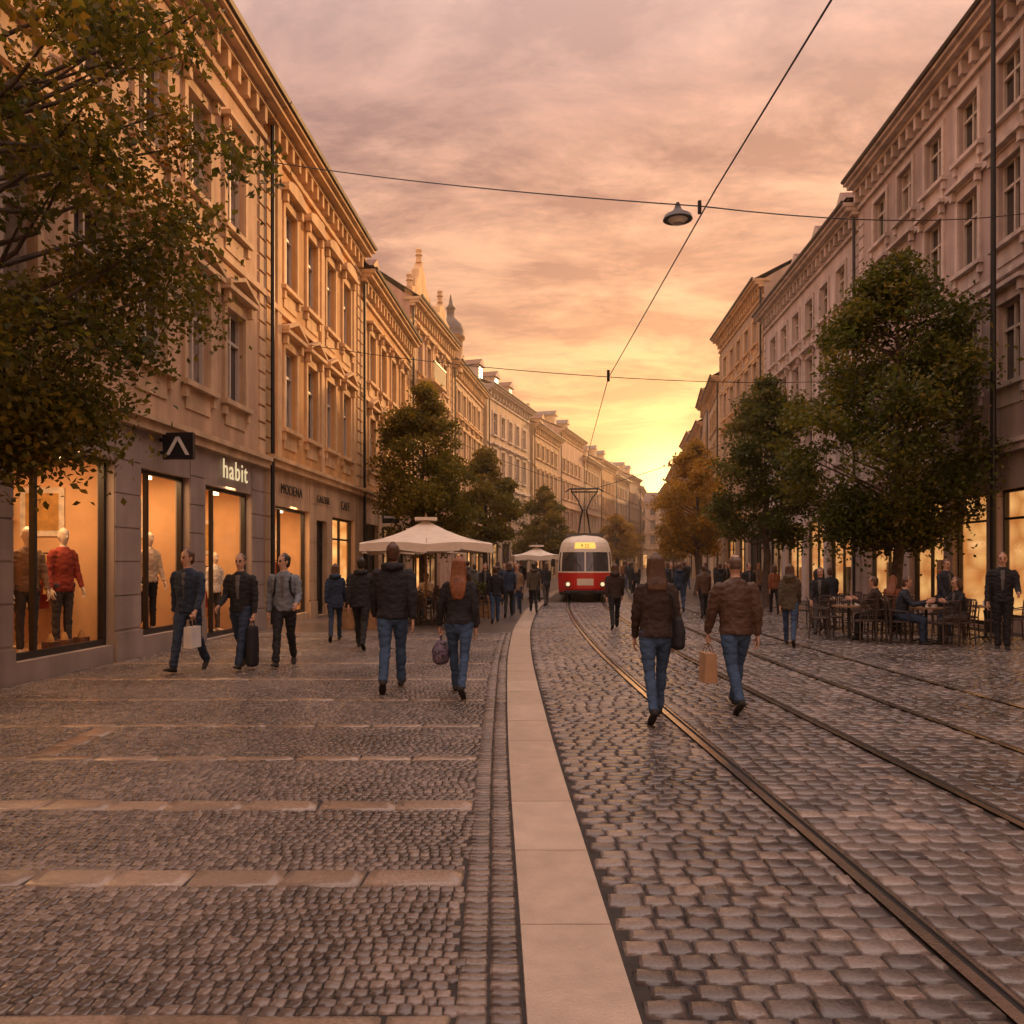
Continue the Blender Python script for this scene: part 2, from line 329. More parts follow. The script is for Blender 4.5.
# ---------------------------------------------------------------- buildings
def building(name,p0,p1,H,side,wall,trim,floors,base_h=4.3,spacing=1.9,ww=1.0,shops=(),basewall=None,roof='roofbrown',rooft=2.6,ped=('tri','flat'),pil=False,dormers=0,detail=2,margin=.9,cornice=.6,chim=2,dark=.5,auto=True,depth=11):
    p0=Vector((p0[0],p0[1],0)); p1=Vector((p1[0],p1[1],0)); L=(p1-p0).length; u=(p1-p0)/L
    n=Vector((u.y,-u.x,0)) if side=='L' else Vector((-u.y,u.x,0))
    def F(s,q,z): return p0+u*s+n*q+Vector((0,0,z))
    E=empty(name); W=MB();T=MB();FR=MB();GL=MB();R=MB();I=MB()
    ops=[]
    nw=max(1,int(round((L-2*margin)/spacing))); st=(L-2*margin)/nw
    cs=[margin+st*(i+.5) for i in range(nw)]
    for fi,(z0,z1) in enumerate(floors):
        for c in cs: ops.append((c-ww/2,c+ww/2,z0,z1,'w',fi))
    sh=list(shops)
    if auto and not shops:
        s=.8; 
        while s+2.2<L-.4:
            w=random.uniform(2.0,3.0); w=min(w,L-.5-s); sh.append((s,s+w,.35 if random.random()<.6 else .05,3.2,random.choice(['lit','lit','lit','dim','dark']))); s+=w+.7
    for (a,b,z0,z1,k) in sh: ops.append((a,b,z0,z1,k,-1))
    for zlo,zhi,sel,wm in ((0,base_h,[o for o in ops if o[5]<0],basewall or wall),(base_h,H,[o for o in ops if o[5]>=0],wall)):
        S=sorted({0,L,*[o[0] for o in sel],*[o[1] for o in sel]}); Z=sorted({zlo,zhi,*[o[2] for o in sel],*[o[3] for o in sel]})
        for i in range(len(S)-1):
            for j in range(len(Z)-1):
                sm=(S[i]+S[i+1])/2; zm=(Z[j]+Z[j+1])/2
                hole=any(o[0]<sm<o[1] and o[2]<zm<o[3] for o in sel)
                if hole: continue
                W.poly([F(S[i],0,Z[j]),F(S[i+1],0,Z[j]),F(S[i+1],0,Z[j+1]),F(S[i],0,Z[j+1])],wm)
    rd=.22
    for (a,b,z0,z1,k,fi) in ops:
        wm=wall if fi>=0 else (basewall or wall); r_=rd if fi>=0 else .3
        W.poly([F(a,0,z0),F(a,-r_,z0),F(a,-r_,z1),F(a,0,z1)],wm); W.poly([F(b,0,z0),F(b,-r_,z0),F(b,-r_,z1),F(b,0,z1)],wm)
        W.poly([F(a,0,z1),F(b,0,z1),F(b,-r_,z1),F(a,-r_,z1)],wm); W.poly([F(a,0,z0),F(b,0,z0),F(b,-r_,z0),F(a,-r_,z0)],wm)
        if k=='w':
            gk='gl1' if random.random()<dark else 'gl2'
            if random.random()<.03: gk='gl3'
            GL.poly([F(a,-.19,z0),F(b,-.19,z0),F(b,-.19,z1),F(a,-.19,z1)],gk)
            fw=.06; c=(a+b)/2; tz=z0+(z1-z0)*.68
            for (x0,x1,y0,y1) in ((a,a+fw,z0,z1),(b-fw,b,z0,z1),(a+fw,b-fw,z1-fw,z1),(a+fw,b-fw,z0,z0+fw)): FR.box(x0,x1,-.185,-.11,y0,y1,'frame',F)
            FR.box(c-.035,c+.035,-.185,-.105,z0+fw,tz-.035,'frame',F); FR.box(a+fw,b-fw,-.185,-.10,tz-.035,tz+.035,'frame',F)
            if detail>1: FR.box(c-.025,c+.025,-.185,-.108,tz+.035,z1-fw,'frame',F)
            T.box(a-.14,a,0,.06,z0,z1,trim,F); T.box(b,b+.14,0,.06,z0,z1,trim,F); T.box(a-.14,b+.14,0,.063,z1,z1+.16,trim,F)
            T.box(a-.24,b+.24,-.05,.16,z0-.11,z0,trim,F)
            if detail>1:
                T.box(a-.18,a-.04,0,.10,z0-.34,z0-.11,trim,F); T.box(b+.04,b+.18,0,.10,z0-.34,z0-.11,trim,F)
                T.box(a-.04+.002,b+.04-.002,0,.03,z0-.55,z0-.11,trim,F)
            pk=ped[min(fi,len(ped)-1)]
            if pk!='none':
                zt=z1+.32
                T.box(a-.12,b+.12,0,.05,z1+.16,zt,trim,F)
                T.box(a-.30,b+.30,0,.26,zt,zt+.10,trim,F)
                if detail>1:
                    T.box(a-.2,a-.06,.05,.18,zt-.26,zt,trim,F); T.box(b+.06,b+.2,.05,.18,zt-.26,zt,trim,F)
                if pk=='tri':
                    zz=zt+.10; hh=.40
                    T.poly([F(a-.28,.08,zz),F(b+.28,.08,zz),F(c,.08,zz+hh-.04)],trim)
                    for s0_,s1_ in ((a-.32,c),(b+.32,c)):
                        T.hexa([F(s0_,0,zz),F(s1_,0,zz+hh-.09),F(s1_,.27,zz+hh-.09),F(s0_,.27,zz),F(s0_,0,zz+.09),F(s1_,0,zz+hh),F(s1_,.27,zz+hh),F(s0_,.27,zz+.09)],trim)
                if pk=='seg':
                    zz=zt+.10; q=8; prev=None
                    for t in range(q+1):
                        an=math.pi*t/q; s_=c-(ww/2+.3)*math.cos(an); z_=zz+.3*math.sin(an)
                        if prev: T.hexa([F(prev[0],0,zz-.001),F(s_,0,zz-.001),F(s_,.24,zz-.001),F(prev[0],.24,zz-.001),F(prev[0],0,prev[1]),F(s_,0,z_),F(s_,.24,z_),F(prev[0],.24,prev[1])],trim)
                        prev=(s_,z_)
        else:
            fw=.07
            for (x0,x1,y0,y1) in ((a,a+fw,z0,z1),(b-fw,b,z0,z1),(a+fw,b-fw,z1-fw,z1),(a+fw,b-fw,z0,z0+.1)): FR.box(x0,x1,-.24,-.14,y0,y1,'framedark',F)
            if b-a>1.9:
                m_=a+(b-a)*(.28 if k=='room' else .5); FR.box(m_-.035,m_+.035,-.23,-.15,z0+.1,z1-fw,'framedark',F)
            if k!='room': FR.box(a+fw,b-fw,-.225,-.155,z1-.75,z1-.69,'framedark',F)
            GL.poly([F(a,-.2,z0),F(b,-.2,z0),F(b,-.2,z1),F(a,-.2,z1)],'shopglass' if k in('room','lit','dim') else 'glshop')
            if k=='room':
                D=2.3; q0,q1=a-.15,b+.38; zc=z1+.15
                I.poly([F(q0,-D,z0),F(q1,-D,z0),F(q1,-D,zc),F(q0,-D,zc)],'interior')
                I.poly([F(q0,-.31,z0),F(q0,-D,z0),F(q0,-D,zc),F(q0,-.31,zc)],'interior'); I.poly([F(q1,-.31,z0),F(q1,-D,z0),F(q1,-D,zc),F(q1,-.31,zc)],'interior')
                I.poly([F(q0,-.31,zc),F(q1,-.31,zc),F(q1,-D,zc),F(q0,-D,zc)],'interior'); I.poly([F(q0,-.31,z0+.002),F(q1,-.31,z0+.002),F(q1,-D,z0+.002),F(q0,-D,z0+.002)],'floorwood')
                ld=bpy.data.lights.new('shop_light','AREA'); ld.energy=74*(b-a)/2.3; ld.color=(1,.56,.25); ld.shape='RECTANGLE'; ld.size=(b-a)*.8; ld.size_y=.5
                lo=bpy.data.objects.new('shop_light',ld); COL.objects.link(lo); lo.location=F((a+b)/2,-.9,zc-.1); lo.parent=E
                for q in range(3):
                    s_=a+(b-a)*(q+.5)/3; I.box(s_-.05,s_+.05,-.75,-.65,zc-.2,zc-.06,'lampwarm',F)
                gar=['g_red','g_blue','g_white','g_ochre','g_dark','wallD']
                for zq in (.9,1.6,2.2):
                    I.box(a+.1,b+.2,-D+.02,-D+.4,z0+zq,z0+zq+.04,'floorwood',F)
                    s_=a+.2
                    while s_<b:
                        w=random.uniform(.2,.32); I.box(s_,s_+w,-D+.08,-D+.35,z0+zq+.041,z0+zq+.04+random.uniform(.1,.3),random.choice(gar),F); s_+=w+random.uniform(.05,.2)
                I.tube([F(q1-.28,-1.0,z0+1.55),F(q1-.28,-D+.45,z0+1.55)],.015,'metal',6)
                qq=-1.05
                while qq>-D+.5:
                    w=random.uniform(.03,.06); l_=random.uniform(.6,1.0); I.hexa([F(q1-.45,qq,z0+1.5-l_),F(q1-.11,qq,z0+1.5-l_),F(q1-.11,qq-w,z0+1.5-l_),F(q1-.45,qq-w,z0+1.5-l_),F(q1-.40,qq,z0+1.5),F(q1-.16,qq,z0+1.5),F(q1-.16,qq-w,z0+1.5),F(q1-.40,qq-w,z0+1.5)],random.choice(gar)); qq-=w+random.uniform(.01,.05)
                I.box(q1-.03,q1-.003,-1.9,-1.1,z0+1.85,z0+2.7,'g_white',F); I.box(q1-.035,q1-.031,-1.8,-1.2,z0+1.95,z0+2.6,'g_ochre',F)
            elif k in('lit','dim'):
                D=1.3
                mk='lit1' if k=='lit' else 'lit2'
                I.poly([F(a-.2,-D,z0),F(b+.2,-D,z0),F(b+.2,-D,z1+.2),F(a-.2,-D,z1+.2)],mk)
                for q in (a-.2,b+.2): I.poly([F(q,-.31,z0),F(q,-D,z0),F(q,-D,z1+.2),F(q,-.31,z1+.2)],mk)
                I.poly([F(a-.2,-.31,z0),F(b+.2,-.31,z0),F(b+.2,-D,z0),F(a-.2,-D,z0)],'floorwood'); I.poly([F(a-.2,-.31,z1+.2),F(b+.2,-.31,z1+.2),F(b+.2,-D,z1+.2),F(a-.2,-D,z1+.2)],'interior')
                s_=a+.15
                while s_<b-.4:
                    w=random.uniform(.2,.5); hh=random.uniform(.5,1.5); I.box(s_,s_+w,-.9,-.6,z0+.001,z0+hh,random.choice(['floorwood','framedark','wallB','g_ochre']),F); s_+=w+random.uniform(.15,.5)
    T.box(0,L,0,.16,base_h-.22,base_h-.05,trim,F); T.box(-.01,L+.01,0,.24,base_h-.05,base_h+.06,trim,F)
    for fi in range(1,len(floors)):
        z=floors[fi][0]-.75; T.box(0.01,L-.01,0,.09,z-.1,z+.05,trim,F)
    T.box(0.003,L-.003,0,.10,H-1.0,H-.85,trim,F)
    T.box(0.002,L-.002,0,cornice*.45,H-.42,H-.28,trim,F); T.box(-.02,L+.02,0,cornice*.8,H-.28,H-.14,trim,F); T.box(-.05,L+.05,-.3,cornice,H-.14,H,trim,F)
    if detail>0:
        s=.3
        while s<L-.2: T.box(s,s+.16,0,cornice*.42,H-.80,H-.421,trim,F); s+=.55 if detail>1 else .8
    if pil:
        for i in range(nw+1):
            s=margin+st*i
            if i%2==0: T.box(s-.16,s+.16,0,.07,base_h+.061,H-1.0,trim,F)
    if detail>1:
        z=base_h+.1; 
        while z<H-1.3:
            for s in (0,L-.42): T.box(s+.01,s+.41,0,.045,z,z+.36,trim,F)
            z+=.42
        gaps=[];prev=0
        for (a,b,z0,z1,k) in sorted(sh)+[(L,L,0,0,'')]:
            if a-prev>.15: gaps.append((prev,a))
            prev=b
        for (a,b) in gaps:
            z=.55
            T.box(a+.004,b-.004,0,.05,.0,.5,basewall or wall,F)
            while z<base_h-.4: T.box(a+.012,b-.012,0,.018,z,z+.56,basewall or wall,F); z+=.585
    T2=MB(); T2.tube([F(.12,.16,.1),F(.12,.16,H-.5)],.055,'metal',6); T2.obj('downpipe',E)
    GU=MB(); GU.tube([F(0,cornice+.03,H+.02),F(L,cornice+.03,H+.02)],.08,'zinc',6); GU.obj('gutter',E)
    hr=rooft; dq=depth/2
    if hr>0:
        R.poly([F(0,cornice-.05,H+.004),F(L,cornice-.05,H+.004),F(L,-dq,H+hr),F(0,-dq,H+hr)],roof)
        R.poly([F(0,-depth,H),F(L,-depth,H),F(L,-dq,H+hr),F(0,-dq,H+hr)],roof)
        for s in (.003,L-.003): R.poly([F(s,0,H),F(s,-depth,H),F(s,-dq,H+hr)],wall)
        for i in range(chim):
            s=L*(i+.6)/(chim+.2); R.box(s-.35,s+.35,-dq-.3,-dq+.25,H+hr-.7,H+hr+.9,'roofbrown',F); R.box(s-.42,s+.42,-dq-.37,-dq+.32,H+hr+.9,H+hr+1.0,trim,F)
            for q in (-.18,.18): R.tube([F(s+q,-dq,H+hr+1.0),F(s+q,-dq,H+hr+1.3)],.09,'roofbrown',6)
        for i in range(dormers):
            s=L*(i+.5)/dormers; q0=-1.2; zb=H+hr*(1.2+cornice)/(dq+cornice)-.1
            R.box(s-.55,s+.55,q0-2.2,q0,zb,zb+1.25,trim,F)
            GL.poly([F(s-.35,q0+.01,zb+.25),F(s+.35,q0+.01,zb+.25),F(s+.35,q0+.01,zb+1.1),F(s-.35,q0+.01,zb+1.1)],'gl2')
            FR.box(s-.03,s+.03,q0+.012,q0+.04,zb+.25,zb+1.1,'frame',F)
            P=[F(s-.75,q0+.15,zb+1.252),F(s+.75,q0+.15,zb+1.252),F(s,q0+.15,zb+1.8),F(s-.75,q0-2.8,zb+1.252),F(s+.75,q0-2.8,zb+1.252),F(s,q0-2.8,zb+1.8)]
            R.poly([P[0],P[1],P[2]],trim); R.poly([P[0],P[2],P[5],P[3]],roof); R.poly([P[1],P[2],P[5],P[4]],roof)
    for s in (.002,L-.002): W.poly([F(s,0,0),F(s,-depth,0),F(s,-depth,H),F(s,0,H)],wall)
    W.poly([F(0,-depth,0),F(L,-depth,0),F(L,-depth,H),F(0,-depth,H)],wall)
    W.obj('walls',E);T.obj('trim',E);FR.obj('window_frames',E);GL.obj('window_glass',E)
    if R.v: R.obj('roof',E)
    if I.v: I.obj('shop_interiors',E)
    return E,F,L
def lw(d): return (-7.53+.06*d,d)
def rw(d): return (11+.06*d,d)
q=.9982
sA=lambda d:(d+8)/q
EA,FA,LA=building('shop_building',lw(-8),lw(20.35),13.4,'L','wallA','trimA',[(5.35,7.45),(9.3,11.3)],4.3,1.95,1.05,
   shops=[(sA(-6),sA(-2),.3,3.4,'dim'),(sA(1.5),sA(5),.3,3.4,'dim'),(sA(6.2),sA(9.9),.3,3.4,'room'),(sA(11.0),sA(13.5),.3,3.42,'room'),(sA(14.35),sA(16.25),.35,3.4,'room'),(sA(16.95),sA(19.5),.04,3.35,'room')],
   basewall='stoneA',ped=('tri','flat'),dormers=4,dark=.4)
sB=lambda d:(d-20.4)/q
EB,FB,LB=building('apartment_building',lw(20.4),lw(30.0),13.4,'L','wallB','trimB',[(5.35,7.55),(9.2,11.4)],4.4,1.85,.98,
   shops=[(sB(21.1),sB(24.0),.2,3.2,'room'),(sB(24.7),sB(25.8),.03,3.0,'dark'),(sB(26.4),sB(29.3),.2,3.2,'lit')],basewall='wallC',ped=('tri','seg'),pil=True,dormers=3,dark=.4)
building('apartment_building',lw(30.05),lw(40),12.7,'L','wallB','trimB',[(5.3,7.4),(8.8,10.7)],4.4,1.9,.98,ped=('tri','flat'),roof='roofbrown',rooft=5.2,dormers=2,basewall='wallC',dark=.4)
EC,FC,LC=building('gabled_building',lw(40.05),(-3.75,49.4),15.0,'L','wallD','trimB',[(5.2,7.2),(8.5,10.4),(11.6,13.4)],4.3,1.8,.95,ped=('tri','seg','flat'),pil=True,rooft=4)
gm=MB()
def gable(F,s0,s1,z,h,k):
    prof=[(0,0),(.0,.25),(.12,.3),(.16,.5),(.3,.56),(.34,.78),(.44,.84),(.5,1),(.56,.84),(.66,.78),(.7,.56),(.84,.5),(.88,.3),(1,.25),(1,0)]
    P=[(s0+(s1-s0)*a,z+h*b) for a,b in prof]
    for q_ in (.05,-.35): gm.poly([F(a,q_,b) for a,b in P],k)
    for i in range(len(P)-1): gm.poly([F(P[i][0],.05,P[i][1]),F(P[i+1][0],.05,P[i+1][1]),F(P[i+1][0],-.35,P[i+1][1]),F(P[i][0],-.35,P[i][1])],k)
    for s in (s0+.2,(s0+s1)/2,s1-.2):
        zb=z+(h if abs(s-(s0+s1)/2)<.1 else h*.25)
        gm.tube([F(s,-.15,zb-.05),F(s,-.15,zb+.3),F(s,-.15,zb+.34),F(s,-.15,zb+.45),F(s,-.15,zb+.62),F(s,-.15,zb+.75)],[.16,.13,.2,.14,.17,.03],k,8)
gable(FC,.3,4.3,15.0,2.6,'trimB'); gable(FC,5.0,LC-.3,15.0,2.0,'trimB')
gm.box(1.2,3.8,.0,1.0,11.0,11.15,'trimB',FC)
for i in range(14): 
    s=1.25+i*.19; gm.tube([FC(s,.95,11.15),FC(s,.95,12.0)],.03,'metal',5)
gm.box(1.2,3.8,.9,1.0,12.0,12.08,'metal',FC)
gm.obj('gables',EC)
ET,FT,LT=building('apartment_building',(-3.7,49.5),(-2.2,60),14.2,'L','wallE','trimB',[(5.2,7.2),(8.5,10.5),(11.2,12.7)],4.3,1.9,.95,ped=('tri','flat','none'),dormers=3,rooft=3,roof='roofgrey')
tm=MB(); 
def turret(F,s,z,k,sc=1):
    c=F(s,-.3,0); V=lambda dz:(c.x,c.y,z+dz*sc)
    tm.tube([V(-.6),V(1.6),V(1.62),V(1.8)],[.8*sc,.8*sc,.95*sc,.95*sc],k,12); tm.tube([V(1.8),V(2.1),V(2.6),V(3.0),V(3.1),V(3.6),V(3.65),V(3.9),V(4.6)],[.9*sc,.95*sc,.75*sc,.35*sc,.25*sc,.25*sc,.35*sc,.15*sc,.02],'roofgrey',12)
turret(FT,.9,14.2,'trimB',.95); tm.obj('turret',ET,True)
building('apartment_building',(-1.9,60.5),(1.6,72.5),15.2,'L','wallE','trimR',[(5.2,7.2),(8.5,10.5),(11.6,13.3)],4.3,2.0,1.0,ped=('flat','flat','none'),rooft=2.6,dormers=3,detail=1)
fl3=[(5.2,7.2),(8.5,10.4),(11.4,12.8)]
Lp=[(1.9,73),(5,84),(8.4,95),(11.7,106),(15,116),(18.3,126),(21.5,135),(24.3,148)]
wl=['wallC','wallD','wallE','wallB','wallE','wallC','wallD']
hs=[14.4,15.8,14.2,15.2,14.2,15.4,14.5]
for i in range(7):
    a=Vector(Lp[i]);b=Vector(Lp[i+1]); b2=a+(b-a)*.995
    building('apartment_building',a,b2,hs[i],'L',wl[i],'trimB',fl3,4.3,2.1,1.0,ped=('flat','none','none'),rooft=2.4,dormers=2,detail=1,roof=['roofbrown','roofgrey'][i%2],chim=2)
sR=lambda d:(d+8)/q
ER,FR_,LR=building('apartment_building',rw(-8),rw(29.3),15.6,'R','wallR1','trimR',[(6.1,8.1),(9.6,11.6),(12.7,14.2)],4.6,1.95,1.05,
   shops=[(sR(2),sR(5),.3,3.4,'dim'),(sR(8),sR(11),.3,3.4,'dim'),(sR(12),sR(15),.3,3.4,'lit'),(sR(15.6),sR(17.2),.05,3.4,'lit'),(sR(18),sR(20.1),.3,3.5,'lit'),(sR(20.6),sR(22.4),.05,3.5,'lit'),(sR(22.9),sR(25.1),.3,3.5,'lit'),(sR(25.7),sR(28.5),.3,3.5,'lit')],
   basewall='wallR1',ped=('flat','flat','none'),dormers=4,dark=.7)
building('apartment_building',rw(29.35),rw(43),14.9,'R','wallR2','trimR',[(5.6,7.6),(8.8,10.7),(11.8,13.2)],4.5,1.9,1.0,ped=('flat','flat','none'),rooft=3.4,roof='roofbrown',dormers=4,dark=.7,
   shops=[(.8,3.4,.3,3.5,'lit'),(4.0,6.4,.05,3.5,'lit'),(7.0,9.6,.3,3.5,'lit'),(10.3,12.8,.3,3.5,'dim')])
building('apartment_building',rw(43.1),rw(55),17.0,'R','wallR3','trimB',[(5.4,7.2),(8.4,10.2),(11.2,12.9),(13.9,15.3)],4.4,1.9,1.0,ped=('tri','flat','none'),rooft=3,dark=.6)
Rp=[(14.35,55.2),(15.8,64),(17.2,72),(19,84),(20.5,95),(22.7,110),(25.5,130),(28,150)]
for i in range(7):
    a=Vector(Rp[i]);b=Vector(Rp[i+1]); b2=a+(b-a)*.995
    building('apartment_building',a,b2,[14.6,15.6,14.4,15.4,14.2,15,14.5][i],'R',['wallE','wallR3','wallC','wallE','wallD','wallE','wallC'][i],'trimB',fl3,4.3,2.0,1.0,ped=('flat','none','none'),rooft=3,dormers=2,detail=1,roof='roofbrown')
building('apartment_building',(14,160),(40,158),13.5,'L','wallE','trimB',[(5.2,7),(8.2,10),(11,12.4)],4.3,2.1,1.0,ped=('flat','none','none'),rooft=2.5,detail=1)
def text(s,F,sc,s0,qn,z,k,parent,side='L',ext=.02):
    cu=bpy.data.curves.new('sign_text','FONT'); cu.body=s; cu.size=sc; cu.extrude=ext; cu.materials.append(M[k]); cu.space_character=1.15
    o=bpy.data.objects.new('sign_text',cu); COL.objects.link(o)
    o0=F(0,0,0); u=(F(1,0,0)-o0)
    x=u if side=='L' else -u
    z_=Vector((0,0,1)); m=Matrix((x,z_,x.cross(z_))).transposed().to_4x4(); m.translation=F(s0,qn,z); o.matrix_world=m; o.parent=parent; return o
es=empty('shop_sign'); b=MB(); s0=sA(15.0)
b.box(s0-.05,s0+.05,.10,.68,3.62,4.12,'sign',FA); b.box(s0-.02,s0+.02,.02,.12,3.72,3.78,'metal',FA); b.box(s0-.02,s0+.02,.02,.12,3.96,4.02,'metal',FA)
for sd_ in (-1,1):
    sf=s0+sd_*.052; sg=s0+sd_*.060; lo_,hi_=min(sf,sg),max(sf,sg)
    for (qa,qb) in ((.20,.39),(.58,.39)):
        P=[(lo_,qa-.035,3.70),(hi_,qa-.035,3.70),(hi_,qa+.035,3.70),(lo_,qa+.035,3.70),(lo_,qb-.035,4.04),(hi_,qb-.035,4.04),(hi_,qb+.035,4.04),(lo_,qb+.035,4.04)]
        b.hexa([FA(*p) for p in P],'signwhite')
b.obj('panel',es)
es=empty('shop_sign'); text('habit',FA,.62,sA(17.7),.06,3.58,'signlit',es,ext=.008)
es=empty('shop_sign'); text('MODENA',FB,.38,sB(21.4),.06,3.55,'sign',es,ext=.008); es=empty('shop_sign'); text('GALERIE',FB,.32,sB(24.6),.06,3.55,'sign',es,ext=.008); es=empty('shop_sign'); text('CAFE',FB,.42,sB(27.3),.06,3.5,'sign',es,ext=.008)
def proj_sign(x,y,z,k='sign'):
    b=MB(); b.box(x-.35,x+.35,y-.05,y+.05,z,z+.5,k); b.box(x-.28,x+.28,y-.06,y-.055,z+.2,z+.3,'signwhite'); b.tube([(x-.5,y,z+.6),(x+.4,y,z+.6)],.02,'metal',6); b.tube([(x-.2,y,z+.5),(x-.2,y,z+.6)],.012,'metal',5);b.tube([(x+.2,y,z+.5),(x+.2,y,z+.6)],.012,'metal',5)
    b.obj('projecting_sign')
proj_sign(lw(33)[0]+.55,33,3.3); proj_sign(rw(31)[0]-.5,31,3.2); proj_sign(rw(38)[0]-.5,38,3.3)
# ---------------------------------------------------------------- trees
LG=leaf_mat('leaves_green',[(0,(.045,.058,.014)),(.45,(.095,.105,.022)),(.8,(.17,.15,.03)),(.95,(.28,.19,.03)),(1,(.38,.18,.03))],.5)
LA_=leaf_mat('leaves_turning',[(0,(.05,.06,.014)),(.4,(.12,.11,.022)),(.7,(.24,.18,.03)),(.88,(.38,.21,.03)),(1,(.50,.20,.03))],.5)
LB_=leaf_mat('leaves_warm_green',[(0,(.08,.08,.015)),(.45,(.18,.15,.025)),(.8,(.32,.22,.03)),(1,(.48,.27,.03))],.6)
LGOLD_GLOW=leaf_mat('leaves_gold_glow',[(0,(.18,.12,.02)),(.5,(.44,.25,.03)),(1,(.70,.38,.05))],.55)  # autumn gold, with the backlit evening glow put into the base colour
def tree(name,x,y,z0,z1,r,nl,ls,lm,seed,prof=((0,.45),(.12,.8),(.35,1),(.6,.78),(.85,.4),(1,.08)),tr=.16,nc=110,xmin=None,cx_off=0,xmax=None,trunk_to=.85,cs=1.0,flat=.8):
    R=np.random.default_rng(seed); E=empty(name,(x,y,0))
    pt=[p[0] for p in prof]; pr=[p[1] for p in prof]
    C=[];CR=[]
    for i in range(nc):
        t=R.random()**.9; a=R.random()*2*math.pi; rr=np.interp(t,pt,pr)*r; rad=rr*(R.random()**.45)*.95
        C.append((cx_off+rad*math.cos(a),rad*math.sin(a),z0+(z1-z0)*t)); CR.append(cs*r*R.uniform(.10,.25)*(1-.35*t))
    C=np.array(C); CR=np.array(CR)
    w=CR**2; w/=w.sum(); idx=R.choice(nc,nl,p=w)
    d=R.normal(size=(nl,3)); d/=np.linalg.norm(d,axis=1)[:,None]; rad=CR[idx]*(R.random(nl)**.5)*1.15
    out=R.random(nl)<.12; rad=np.where(out,rad*1.6,rad)
    P=C[idx]+d*rad[:,None]*np.array([1.15,1.15,flat]); P[:,2]-= (np.hypot(d[:,0],d[:,1])*rad)*.25
    keep=np.ones(nl,bool)
    if xmin is not None: keep&=P[:,0]+x>xmin(P[:,1]+y)
    if xmax is not None: keep&=P[:,0]+x<xmax(P[:,1]+y)
    P=P[keep]; idx=idx[keep]; n=len(P)
    nrm=R.normal(size=(n,3))+np.array([0,0,.6]); nrm/=np.linalg.norm(nrm,axis=1)[:,None]
    t1=np.cross(nrm,R.normal(size=(n,3))); t1/=np.linalg.norm(t1,axis=1)[:,None]; t2=np.cross(nrm,t1)
    s=(ls*R.uniform(.6,1.25,n))[:,None]
    V=np.stack([P-t1*s*.55,P+t2*s*.36+nrm*s*.08,P+t1*s*.6-nrm*s*.1,P-t2*s*.36+nrm*s*.08],1).reshape(-1,3)
    F=np.arange(n*4).reshape(-1,4)
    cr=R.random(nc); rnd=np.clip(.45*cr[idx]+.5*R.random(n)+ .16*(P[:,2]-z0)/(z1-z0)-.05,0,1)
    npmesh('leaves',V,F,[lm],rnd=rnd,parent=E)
    b=MB(); top=z0+(z1-z0)*trunk_to
    pts=[];rs=[]
    for i in range(9):
        t=i/8; pts.append((R.normal()*.04*(i>0)+cx_off*t**2*.5,R.normal()*.04*(i>0),top*t)); rs.append(tr*(1.35 if i==0 else 1)*(1-.82*t))
    b.tube(pts,rs,'bark',10)
    for i in range(0,nc,2):
        c=C[i]
        if xmin is not None and c[0]+x<xmin(c[1]+y): continue
        h=max(z0*.85,min(top*.95,c[2]-.45*np.hypot(c[0],c[1])-.2)); t=h/top
        ax=np.array([np.interp(t,np.linspace(0,1,9),[p[0] for p in pts]),0,h]); mid=(ax+c)/2+np.array([0,0,-.12+R.normal()*.1])+R.normal(size=3)*.08
        r0=tr*.30*(1-.7*t)+.012; b.tube([ax,mid,c],[r0,r0*.6,.006],'bark',5)
    b.obj('trunk',E,True); return E
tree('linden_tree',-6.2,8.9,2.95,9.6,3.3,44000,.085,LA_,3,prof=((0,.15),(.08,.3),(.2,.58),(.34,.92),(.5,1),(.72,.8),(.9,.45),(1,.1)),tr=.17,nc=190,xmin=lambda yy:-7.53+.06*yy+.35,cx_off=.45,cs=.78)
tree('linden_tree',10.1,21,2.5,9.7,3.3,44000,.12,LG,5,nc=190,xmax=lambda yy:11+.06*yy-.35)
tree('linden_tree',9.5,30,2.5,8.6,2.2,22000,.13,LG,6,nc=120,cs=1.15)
tree('linden_tree',9.5,41,2.4,7.8,2.4,15000,.15,LGOLD_GLOW,8,nc=90,cs=1.15)
tree('linden_tree',12.2,52,2.4,7.2,2.3,11000,.16,LGOLD_GLOW,18,nc=70,cs=1.2)
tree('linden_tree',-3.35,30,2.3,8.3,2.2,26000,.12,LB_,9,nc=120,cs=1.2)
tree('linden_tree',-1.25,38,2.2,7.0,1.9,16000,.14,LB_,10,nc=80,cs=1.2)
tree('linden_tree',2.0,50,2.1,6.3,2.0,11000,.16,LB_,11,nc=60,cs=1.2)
tree('linden_tree',9.4,72,2.2,6.0,2.0,6000,.2,LGOLD_GLOW,12,nc=50,cs=1.2)
tree('linden_tree',12.6,88,2.2,6.0,2.2,5000,.22,LGOLD_GLOW,13,nc=50,cs=1.2)
tree('linden_tree',15.8,78,2.2,6.6,2.0,5000,.22,LGOLD_GLOW,14,nc=50,cs=1.2)
